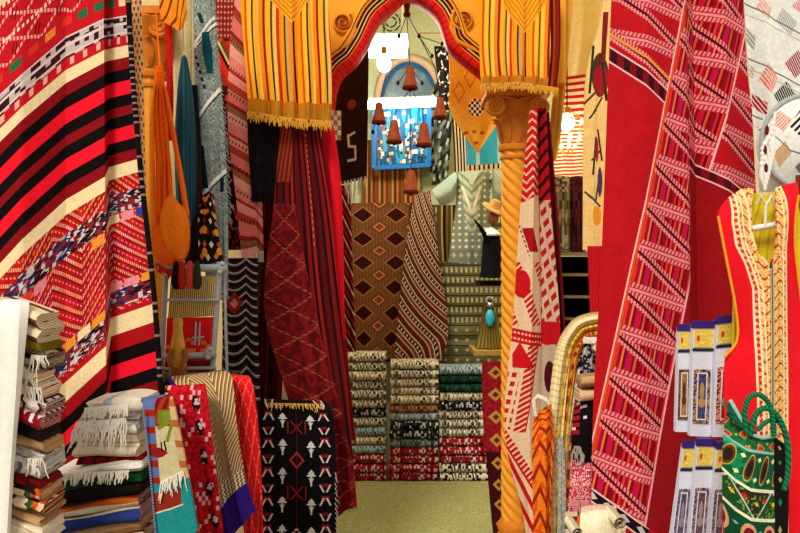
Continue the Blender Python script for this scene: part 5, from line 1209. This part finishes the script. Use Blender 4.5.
mk_box('seat', a.x+.02, c.x-.06, 2.64, 2.9, .50, .54, m_bench, t)
for x in (a.x+.03, c.x-.11):
    for y in (2.65, 2.86): mk_box('leg', x, x+.03, y, y+.03, 0, .50, m_bench, t)
def darkpat(u, v):
    return mix(wn(fl(u*12), fl(v*14)) > .7, mix(fr(u*3+v*3) < .4, '#7a101a', '#1c0a10'), '#d8c0a0')
o = loft('dark_patterned_cloth', [[(565, 512, 2.98), (566, 545, 2.96), (566, 600, 2.96)], [(640, 512, 2.94), (640, 545, 2.94), (640, 600, 2.94)]], mat('dark_red_black_cloth', darkpat), nu=20, nv=20, fold=wav(.01, 3))
tag(o, 'dark red and black patterned cloth behind the cream and pink blanket', 'cloth')
# ================================================================== right foreground
def white_emb(u, v):
    x, y = u*100, v*100
    c = mix(ns(x, y, .06, 3), '#d4d0c2', '#eae6da')
    def dm(cx, cy, rx, ry, tilt=0): return (abs((x-cx)+(y-cy)*tilt)/rx+abs(y-cy)/ry) < 1.0
    for cx, cy, rx, ry, q, t in ((793, 66, 13, 14, '#9a2448', .1), (766, 80, 8, 15, '#e07a5c', -.1), (781, 97, 12, 14, '#181418', .1), (760, 104, 5, 13, '#a8202c', -.4), (751, 36, 5, 14, '#9a9688', -.3), (783, 24, 11, 14, '#a8a8a0', -.3), (762, 10, 6, 12, '#e0a090', -.3), (800, 8, 12, 9, '#d88088', 0), (752, 68, 4, 10, '#b8b09a', -.3)):
        c = mix(dm(cx, cy, rx, ry, t) & (fr(x*.42-y*.2) < .72), c, q)
    for k_ in (0, 52, 104):
        c = mix(line(y-(pw(x, [(735, -10), (770, 22), (850, 62)])+k_), 0, .9), c, '#7a7a74')
        c = mix(line(y-(pw(x, [(735, 2), (770, 30), (850, 68)])+k_), 0, .7), c, '#b8b4a8')
    return mix(x < pw(y, [(-30, 745), (60, 751), (200, 763)]), c, '#c8b890')
o = loft('white_embroidered_shawl', [[(742, -35, 2.52), (747, 60, 2.52), (754, 120, 2.52), (760, 192, 2.52)], [(775, -35, 2.48), (779, 60, 2.47), (783, 120, 2.47), (786, 192, 2.47)], [(835, -35, 2.5), (835, 60, 2.5), (835, 120, 2.5), (835, 192, 2.5)]], mat('white_embroidery', white_emb), nu=30, fold=wav(.008, 2), uv='planar', Y0=2.5, smooth_u=True)
tag(o, 'white shawl embroidered with coloured diamonds hanging at top right', 'shawl')
rb = empty('round_white_bag', P(800, 190, 2.36), 'round white embroidered bag with macrame fringe above the red kaftan', 'bag')
def rbag(u, v):
    x, y = u*100, v*100
    c = mix(ns(x, y, .08, 3), '#d8d4c8', '#eeeae0')
    c = mix((abs(x-799)+abs(y-127)*.8 < 15) & (fr((x*.5+y*.5)*.3) < .5), c, '#121216')
    c = mix((abs(x-779)*1.2+abs(y-122) < 11) & (fr((x+y)*.3) < .7), c, '#d88a70')
    c = mix((abs(x-779+(y-155)*.12)*1.7+abs(y-155) < 13) & (fr(x*.4+y*.3) < .75), c, '#c88a34')
    c = mix(abs(x-800)+abs(y-168)*.9 < 9, c, '#6a6a68')
    return mix(line(y-pw(x, [(765, 128), (785, 152), (840, 172)]), 0, .8), c, '#6e706c')
q = MB(); rows = []; uvs = []; c = P(806, 142, 2.36); R = .13; kk = 8/2.36
for i in range(13):
    rr = R*i/12; row = []; ur = []
    for j in range(36):
        a = 2*PI*j/36; x = c.x+rr*math.cos(a); z = c.z+rr*math.sin(a)*1.05
        row.append(Vector((x, 2.36-.045*math.cos(PI/2*i/12), z))); ur.append((4+x*kk, 2.665+(CAMZ-z)*kk))
    rows.append(row); uvs.append(ur)
q.grid(rows, uvs, close=True); q.grid([[Vector((p.x, 2.40+.02*(1-i/12), p.z)) for p in r] for i, r in enumerate(rows)], uvs, close=True); q.grid([rows[-1], [Vector((p.x, 2.40, p.z)) for p in rows[-1]]], [uvs[-1], uvs[-1]], close=True)
q.build('body', mat('white_bag_embroidery', rbag), rb)
q = MB(); q.tube([c+Vector((R*math.cos(a*PI/24), 0.0, R*1.05*math.sin(a*PI/24))) for a in range(49)], .008, 8, cap=False); q.build('rim', mat('grey_rim_braid', '#a8aaa2'), rb)
m_mac = mat('white_macrame', '#ece6da')
for k_ in range(9):
    s = k_/8; x0, y0 = 776-13*s, 112+40*s; q = MB()
    pts = [P(x0, y0, 2.35), P(x0-3+2*math.sin(k_), y0+12, 2.35), P(x0+2*math.cos(k_*2), y0+24, 2.35), P(x0-1+3*s, y0+36, 2.35)]
    q.tube(pts, [.006, .005, .007, .004], 6); q.ball(pts[1], .0075, .0075, .010); q.ball(pts[3], .006, .006, .012); q.build('macrame_strand', m_mac, rb)
for x, y in ((767, 130), (765, 150), (766, 168)):
    q = MB(); q.ball(P(x, y, 2.345), .006, .004, .014); q.build('dark_red_tuft', mat('dark_red_tuft', '#6a1020'), rb)

# ------------------------------------------------------------------ kaftan
KY = 2.1
kf = empty('kaftan', P(770, 560, KY), 'bright red kaftan with gold embroidered bands and yellow lining at far right', 'kaftan')
def goldpat(x, y):
    g = mix(ns(x, y, .5, 2) > .5, '#ecc27a', '#d8983c')
    g = mix(line(fr(y*.085+.25*sn(x*.5)), .5, .10) | (dia(x*.13, y*.11) < .13), g, '#b8341c')
    return mix((dia(x*.18+.5, y*.15) < .16), g, '#f4dca8')
def kaf(u, v):
    x, y = u*100, v*100
    c = mix(ns(x, y, .03, 2), '#e40f1e', '#f41a24')
    g = pw(y, [(180, 738), (222, 735), (245, 738), (265, 746), (288, 753), (400, 757), (600, 758)])
    lb = band(x-g, 0, 30) & (x < 768.5)
    c = mix(lb, c, goldpat(x, y))
    c = mix((line(x-g, 5, .9) | line(x-g, 0, 1.0) | line(x-g, 9, .6)) & (x < 768), c, '#f2dcae')
    c = mix((band(x-g, 1, 4)) & (x < 768) & (fr(y*.16) < .5), c, '#d8202a')
    g2 = pw(y, [(180, 794), (240, 790), (270, 788), (600, 789)])
    rb_ = (x < g2) & (x > 772.5)
    c = mix(rb_, c, goldpat(x+3, y+5))
    c = mix((line(x-g2, -1, 1.0) | line(x-g2, -5, .7)), c, '#f0d8a0')
    c = mix(band(x, 768.5, 772.5) & (y > 262), c, mix(line(x, 770.5, .7), '#c8b488', '#4a4a3c'))
    nk = x-pw(y, [(180, 752), (230, 751), (246, 756), (266, 768), (270, 769), (600, 769)])
    c = mix(line(nk, 0, 1.3) & (y < 270), c, '#e8d4a0')
    return c
m_kaf = mat('red_kaftan_cotton', kaf, vary=.1)
loft('left_front', [[(741, 189, KY+.03), (726, 200, KY), (718, 216, KY-.01), (727, 262, KY-.01), (736, 310, KY-.005), (737, 340, KY), (725, 357, KY), (724, 420, KY), (722, 580, KY)], [(748, 188, KY+.03), (742, 201, KY-.01), (739, 216, KY-.03), (744, 262, KY-.04), (752, 310, KY-.04), (752, 340, KY-.04), (748, 357, KY-.04), (747, 420, KY-.04), (747, 580, KY-.04)], [(754, 188, KY+.03), (752, 201, KY-.01), (752, 222, KY-.03), (758, 252, KY-.04), (769.5, 270, KY-.05), (770, 340, KY-.055), (770, 370, KY-.055), (770, 420, KY-.055), (770, 580, KY-.055)]],
     m_kaf, kf, vs=[0, .05, .1, .22, .33, .42, .5, .65, 1], nu=30, nv=90, uv='planar', Y0=2.06, smooth_u=False, th=.008)
loft('right_front', [[(775, 188, KY+.03), (776, 201, KY-.01), (777, 222, KY-.03), (776, 252, KY-.04), (771.5, 270, KY-.05), (771, 340, KY-.055), (771, 370, KY-.055), (771, 420, KY-.055), (771, 580, KY-.055)], [(786, 184, KY+.03), (787, 201, KY-.01), (787, 222, KY-.03), (786, 252, KY-.03), (785, 270, KY-.04), (786, 340, KY-.04), (788, 370, KY-.04), (788, 420, KY-.04), (788, 580, KY-.04)], [(797, 182, KY+.03), (799, 195, KY), (796, 216, KY-.01), (795, 240, KY), (797, 265, KY), (806, 340, KY), (820, 370, KY), (830, 420, KY), (836, 580, KY)]],
     m_kaf, kf, vs=[0, .05, .1, .22, .33, .42, .5, .65, 1], nu=30, nv=90, uv='planar', Y0=2.06, smooth_u=False, th=.008)
m_lin = mat('yellow_lining', lambda u, v: mix(fr(u*7+v*3) < .25, '#dcc828', '#c0a81c'), vary=.1)
loft('lining', [[(742, 189, KY+.05), (735, 270, KY+.05), (730, 580, KY+.05)], [(764, 196, KY+.07), (764, 270, KY+.07), (764, 580, KY+.07)], [(796, 186, KY+.05), (806, 270, KY+.05), (832, 580, KY+.05)]], m_lin, kf, nu=20, nv=20)
m_edge = mat('yellow_edge_cord', '#e8a028')
for pts in ([(718, 216), (727, 262), (736, 310), (737, 340), (725, 357)], [(799, 195), (796, 216), (795, 240), (797, 265), (806, 340)]):
    b = MB(); e = [P(x, y, KY-.014) for x, y in pts]; b.tube([herm(list(range(5)), e, 4*i/30) for i in range(31)], .0035, 6); b.build('edge_cord', m_edge, kf)
hg = empty('clothes_hanger', P(765, 228, KY+.03), 'white hanger bar and tape visible in the yellow neck of the red kaftan', 'hanger')
q = MB(); q.tube([P(750, 229, KY+.025), P(779, 224, KY+.025)], .008, 8); q.build('bar', mat('white_plastic', '#f4f2ea', rough=.4, vary=0), hg)
q = MB(); q.tube([P(757, 204, KY+.03), P(761, 196, KY+.02), P(766, 205, KY+.02), (P(771, 196, KY+.02)), P(775, 206, KY+.03)], .004, 6); q.tube([P(766, 205, KY+.02), P(765, 226, KY+.02)], .004, 6); q.build('tape', mat('pale_tape', '#e8e6d0', vary=0), hg)
# dark brown garment edge right of the kaftan armhole
o = loft('brown_coat', [[(797, 175, KY+.14), (793, 260, KY+.14), (790, 380, KY+.14), (788, 580, KY+.14)], [(836, 175, KY+.14), (836, 260, KY+.14), (836, 380, KY+.14), (836, 580, KY+.14)]], mat('brown_coat_wool', lambda u, v: mix(fr(u*5) < .3, '#5a2a10', '#7a3a14')), nu=10, fold=wav(.006, 1))
tag(o, 'brown garment showing in the armhole of the red kaftan at the right edge', 'garment')

# ------------------------------------------------------------------ boxed miniature rugs
m_card = mat('white_card', '#dcdce6', rough=.5, vary=.05)
m_clip = mat('purple_clip', '#3c2470', rough=.4, vary=0)
def hdr(u, v):
    c = mix(ns(u*8, v*6, 1, 2) > .6, '#e8c850', '#f0dc80')
    c = mix(disc(u*10, v*10, 2.2, 5, 1.0, 1.8), c, '#c84a28')
    return mix(ns(u*14, v*9, 1.2, 1) > .66, c, '#b07a2c')
def mini(bg, fg, ac):
    def fn(u, v):
        c = mix(ns(u*9, v*26, 1, 2) > .52, bg, fg)
        bd = mn(mn(u, 1.0-u)*.5, mn(v, 1.0-v)*1.6)
        c = mix(bd < .11, c, mix(wn(fl(u*14), fl(v*36)) > .5, bg, ac)); c = mix(line(bd, .11, .02), c, '#e0d8d0')
        return mix(disc(u, v, .5, .62, .22, .09) | disc(u, v, .5, .40, .14, .16), c, ac)
    return fn
def pack(c4, Y, m, label, top=True):
    """c4: top-left, top-right, bottom-right, bottom-left in px"""
    tl, tr, br, bl = c4
    def q2(s, t): 
        a = (tl[0]+(tr[0]-tl[0])*s, tl[1]+(tr[1]-tl[1])*s); b_ = (bl[0]+(br[0]-bl[0])*s, bl[1]+(br[1]-bl[1])*s)
        return (a[0]+(b_[0]-a[0])*t, a[1]+(b_[1]-a[1])*t)
    def quad(nm, s0, s1, t0, t1, dy, m_, par, th):
        f = lambda s, t: (*q2(s, t), Y+dy)
        return loft(nm, [[f(s0, t0), f(s0, t1)], [f(s1, t0), f(s1, t1)]], m_, par, nu=4, nv=6, th=th)
    o = quad('rug_pack', 0, 1, 0, 1, 0, m_card, None, .022)
    tag(o, label, 'packaged rug', 'packs of miniature rugs beside the kaftan')
    quad('clip', .0, 1, -.035, .03, -.004, m_clip, o, .020)
    quad('header_card', .06, .94, .04, .20, -.003, mat('yellow_header', hdr, rough=.5, vary=0), o, .0025)
    quad('header_border', .0, 1, .21, .235, -.003, mat('dark_blue_line', '#2a2440', vary=0), o, .0025)
    quad('miniature_rug', .12, .88, .40, .88, -.005, m, o, .0045)
    quad('crease', .97, 1.0, .25, 1.0, -.002, mat('grey_seam', '#8a8a96', rough=.4, vary=0), o, .002)
    return o
MR = [mat('mini_brown', mini('#8a5a34', '#b88a58', '#5a3018'), vary=.1), mat('mini_blue', mini('#2c2c5c', '#5a5a8a', '#b88a5a'), vary=.1), mat('mini_red', mini('#7a1020', '#b83040', '#d89080'), vary=.1), mat('mini_mauve', mini('#4a3a58', '#6c5a74', '#8a7a90'), vary=.1), mat('mini_plum', mini('#50384c', '#785c6c', '#a08890'), vary=.1)]
pack(((679, 328), (692.5, 328), (690.5, 432), (676, 432)), 2.30, MR[0], 'white packet with a miniature brown rug, upper row nearest the great kilim')
pack(((693.5, 325), (715, 325), (711, 437), (690, 436)), 2.27, MR[1], 'white packet with a miniature blue rug, middle of the upper row')
pack(((717.5, 321), (741, 318), (737, 437), (712.5, 437)), 2.25, MR[2], 'white packet with a miniature red rug, half behind the red kaftan')
pack(((684, 445), (696, 445), (686, 556), (669, 556)), 2.27, MR[3], 'white packet with a narrow mauve miniature rug at the left of the lower row')
pack(((698, 443), (715, 443), (706.5, 556), (687.5, 556)), 2.24, MR[4], 'white packet with a plum miniature rug in the middle of the lower row')
pack(((717, 446), (733, 446), (726, 556), (708, 556)), 2.22, MR[4], 'white packet in the lower row partly behind the green bag')
q = MB()
# ------------------------------------------------------------------ green embroidered bag
gb = empty('embroidered_bag', P(755, 575, 1.9), 'green embroidered handbag with twisted green cord handles in front of the kaftan', 'bag')
def gbag(u, v):
    x, y = u*100, v*100
    h = y-pw(x, [(718, 462), (735, 480), (748, 488), (776, 494), (800, 494)])
    em = mix(ns(x, y, .12, 2) > .5, '#0a5a2c', '#12804a')
    c = mix(x < 752, em, mix((y-440)-(x-722)*.4 < 0, em, '#24a070'))
    c = mix(x > 752, c, '#0c5430')
    # leaf shapes
    p = (x-722+(h+20)*.35)*.058; f = fr(p)-.5
    g_ = f*3.4; h_ = (h+20)/17; lf = g_*g_+h_*h_
    lz = band(h, -38, -2)
    c = mix(lz & (lf < .62), c, '#5a3a1c'); c = mix(lz & (lf < .30), c, '#2c1a12')
    c = mix(lz & band(lf, .62, .78), c, '#c8a450'); c = mix(lz & (dia(p+.5, h*.05) < .14), c, '#e8dca0')
    # top band
    tb = h < -38
    c = mix(tb, c, mix(ns(x, y, .2, 2) > .52, '#0e6a38', '#2a4a20'))
    c = mix(tb & (dia(x*.062+.2, y*.07) < .24), c, '#c82a20'); c = mix(tb & band(dia(x*.062+.2, y*.07), .27, .33), c, '#c8a84c')
    c = mix(tb & (dia(x*.09, y*.09+.3) < .12), c, '#d89a2c')
    c = mix(line(h, -38, 1.3), c, '#8ab0a8')
    # triangles
    tz = band(h, 0, 29); tt = tri((x-730)*.022)*30
    c = mix(tz, c, mix(h-tt > 0, '#2c2a16', '#1c4a22'))
    c = mix(tz & line(h-tt, 0, 1.3), c, '#c8c8b8')
    c = mix(tz & (dia(x*.045+.1, h*.04+.1) < .15), c, '#c81c1c'); c = mix(tz & (dia(x*.045+.55, h*.045-.1) < .12), c, '#e8c020')
    c = mix(tz & (wn(fl(x*.5), fl(y*.5)) > .86), c, '#6a8a3a')
    c = mix(line(h, 0, 1.6) | line(h, 29, 1.7), c, '#ece4c0')
    # lowest field of eye shapes
    lz2 = h > 31; d = disc(fr(x*.042+.1), fr((h-31)*.030), .5, .5, .34, .40)
    c = mix(lz2, c, '#0c4a28'); c = mix(lz2 & d, c, '#d8a070'); c = mix(lz2 & disc(fr(x*.042+.1), fr((h-31)*.030), .5, .5, .24, .28), c, '#7a1c18')
    return mix(lz2 & (dia(x*.042+.6, h*.06) < .1), c, '#7ab0c0')
GY = 1.9
m_gb = mat('green_embroidery', gbag)
loft('front_panel', [[(730, 400, GY+.02), (724, 430, GY), (722, 480, GY-.01), (724, 530, GY), (727, 575, GY+.01)], [(749, 434, GY-.01), (749, 455, GY-.035), (749, 490, GY-.045), (749, 530, GY-.045), (750, 575, GY-.02)], [(774, 436, GY+.01), (774, 455, GY-.005), (774, 490, GY-.01), (775, 530, GY-.01), (774, 575, GY)]], m_gb, gb, vs=[0, .2, .48, .75, 1], nu=30, nv=50, uv='planar', Y0=1.87, smooth_u=True, th=.006)
def gus(u, v): return mix(dia(u*1.2, v*6) < .16, '#0a0c0a', mix(fr(v*3) < .5, '#2a8a50', '#c8b070'))
loft('side_gusset', [[(774, 436, GY+.012), (774, 490, GY-.008), (774, 575, GY+.002)], [(787, 446, GY+.05), (789, 490, GY+.05), (787, 575, GY+.05)]], mat('black_gusset', gus), gb, nu=10, nv=30)
loft('back_panel', [[(733, 402, GY+.06), (727, 480, GY+.06), (729, 575, GY+.06)], [(760, 438, GY+.07), (760, 480, GY+.07), (758, 575, GY+.07)], [(787, 444, GY+.06), (788, 490, GY+.06), (787, 575, GY+.06)]], mat('dark_green_back', '#0a3a20'), gb, nu=16, nv=20)
m_gc = mat('green_cord', lambda u, v: mix(fr(u*2+v*26) < .4, '#0e7a4c', '#0a4a30'), rough=.6)
for nm, pts, r, yy in (('a', [(746, 432), (745, 410), (750, 397), (760, 395), (769, 404), (773, 420), (774, 436)], .0062, GY-.02), ('b', [(750, 436), (755, 416), (766, 408), (778, 417), (787, 440), (788, 470), (784, 490)], .0068, GY-.02), ('c', [(757, 430), (768, 421), (779, 422), (786, 434)], .0055, GY-.01)):
    e = [P(x, y, yy) for x, y in pts]; k_ = list(range(len(e))); b = MB(); b.tube([herm(k_, e, (len(e)-1)*i/50) for i in range(51)], r, 10); b.build('handle', m_gc, gb)
b = MB(); b.tube([P(730, 400, GY+.014), P(740, 417, GY-.004), P(749, 434, GY-.018), P(762, 438, GY-.012), P(774, 436, GY+.0)], .005, 8); b.build('rim_piping', mat('pale_green_piping', '#9ac0b0'), gb)
fringe('fringe', [(729, 404, GY-.01), (744, 428, GY-.02)], 14, .03, m_gc, gb, .0022, dirv=(-.8, -.3, .4))

# ================================================================== light and camera
def plight(name, loc, e, col, r=.08):
    l = bpy.data.lights.new(name, 'POINT'); l.energy = e; l.color = col; l.shadow_soft_size = r
    o = bpy.data.objects.new(name, l); o.location = loc; COL.objects.link(o); return o
plight('ceiling_lamp_light', P(386, 62, 5.2), 38, (1, .94, .80), .12)
plight('mirror_lamp_light', P(401, 112, 5.98), 3, (.92, .98, 1), .08)
plight('crystal_lamp_light', P(567, 140, 4.8), 7, (1, .80, .48), .08)
plight('back_room_light', Vector((1.9, 5.6, 3.2)), 20, (1, .86, .6), .15)
w = bpy.data.worlds.new('sky'); SC.world = w; w.use_nodes = True; nt = w.node_tree
bg = nt.nodes['Background']; bg.inputs[0].default_value = (1.0, .97, .93, 1); bg.inputs[1].default_value = .62
s = bpy.data.lights.new('sun', 'SUN'); s.energy = 2.3; s.angle = math.radians(18); s.color = (1, .95, .86)
so = bpy.data.objects.new('sun', s); COL.objects.link(so); so.rotation_euler = (math.radians(48), 0, math.radians(-22))
cam = bpy.data.cameras.new('camera'); cam.lens = 36; cam.sensor_width = 36; cam.clip_start = .05
co = bpy.data.objects.new('camera', cam); COL.objects.link(co); co.location = (0, 0, CAMZ); co.rotation_euler = (math.radians(90), 0, 0)
cam.shift_y = 0.0
SC.camera = co
vs_ = SC.view_settings; vs_.view_transform = 'Standard'; vs_.look = 'None'; vs_.gamma = 1; vs_.exposure = 0.16; vs_.use_curve_mapping = False
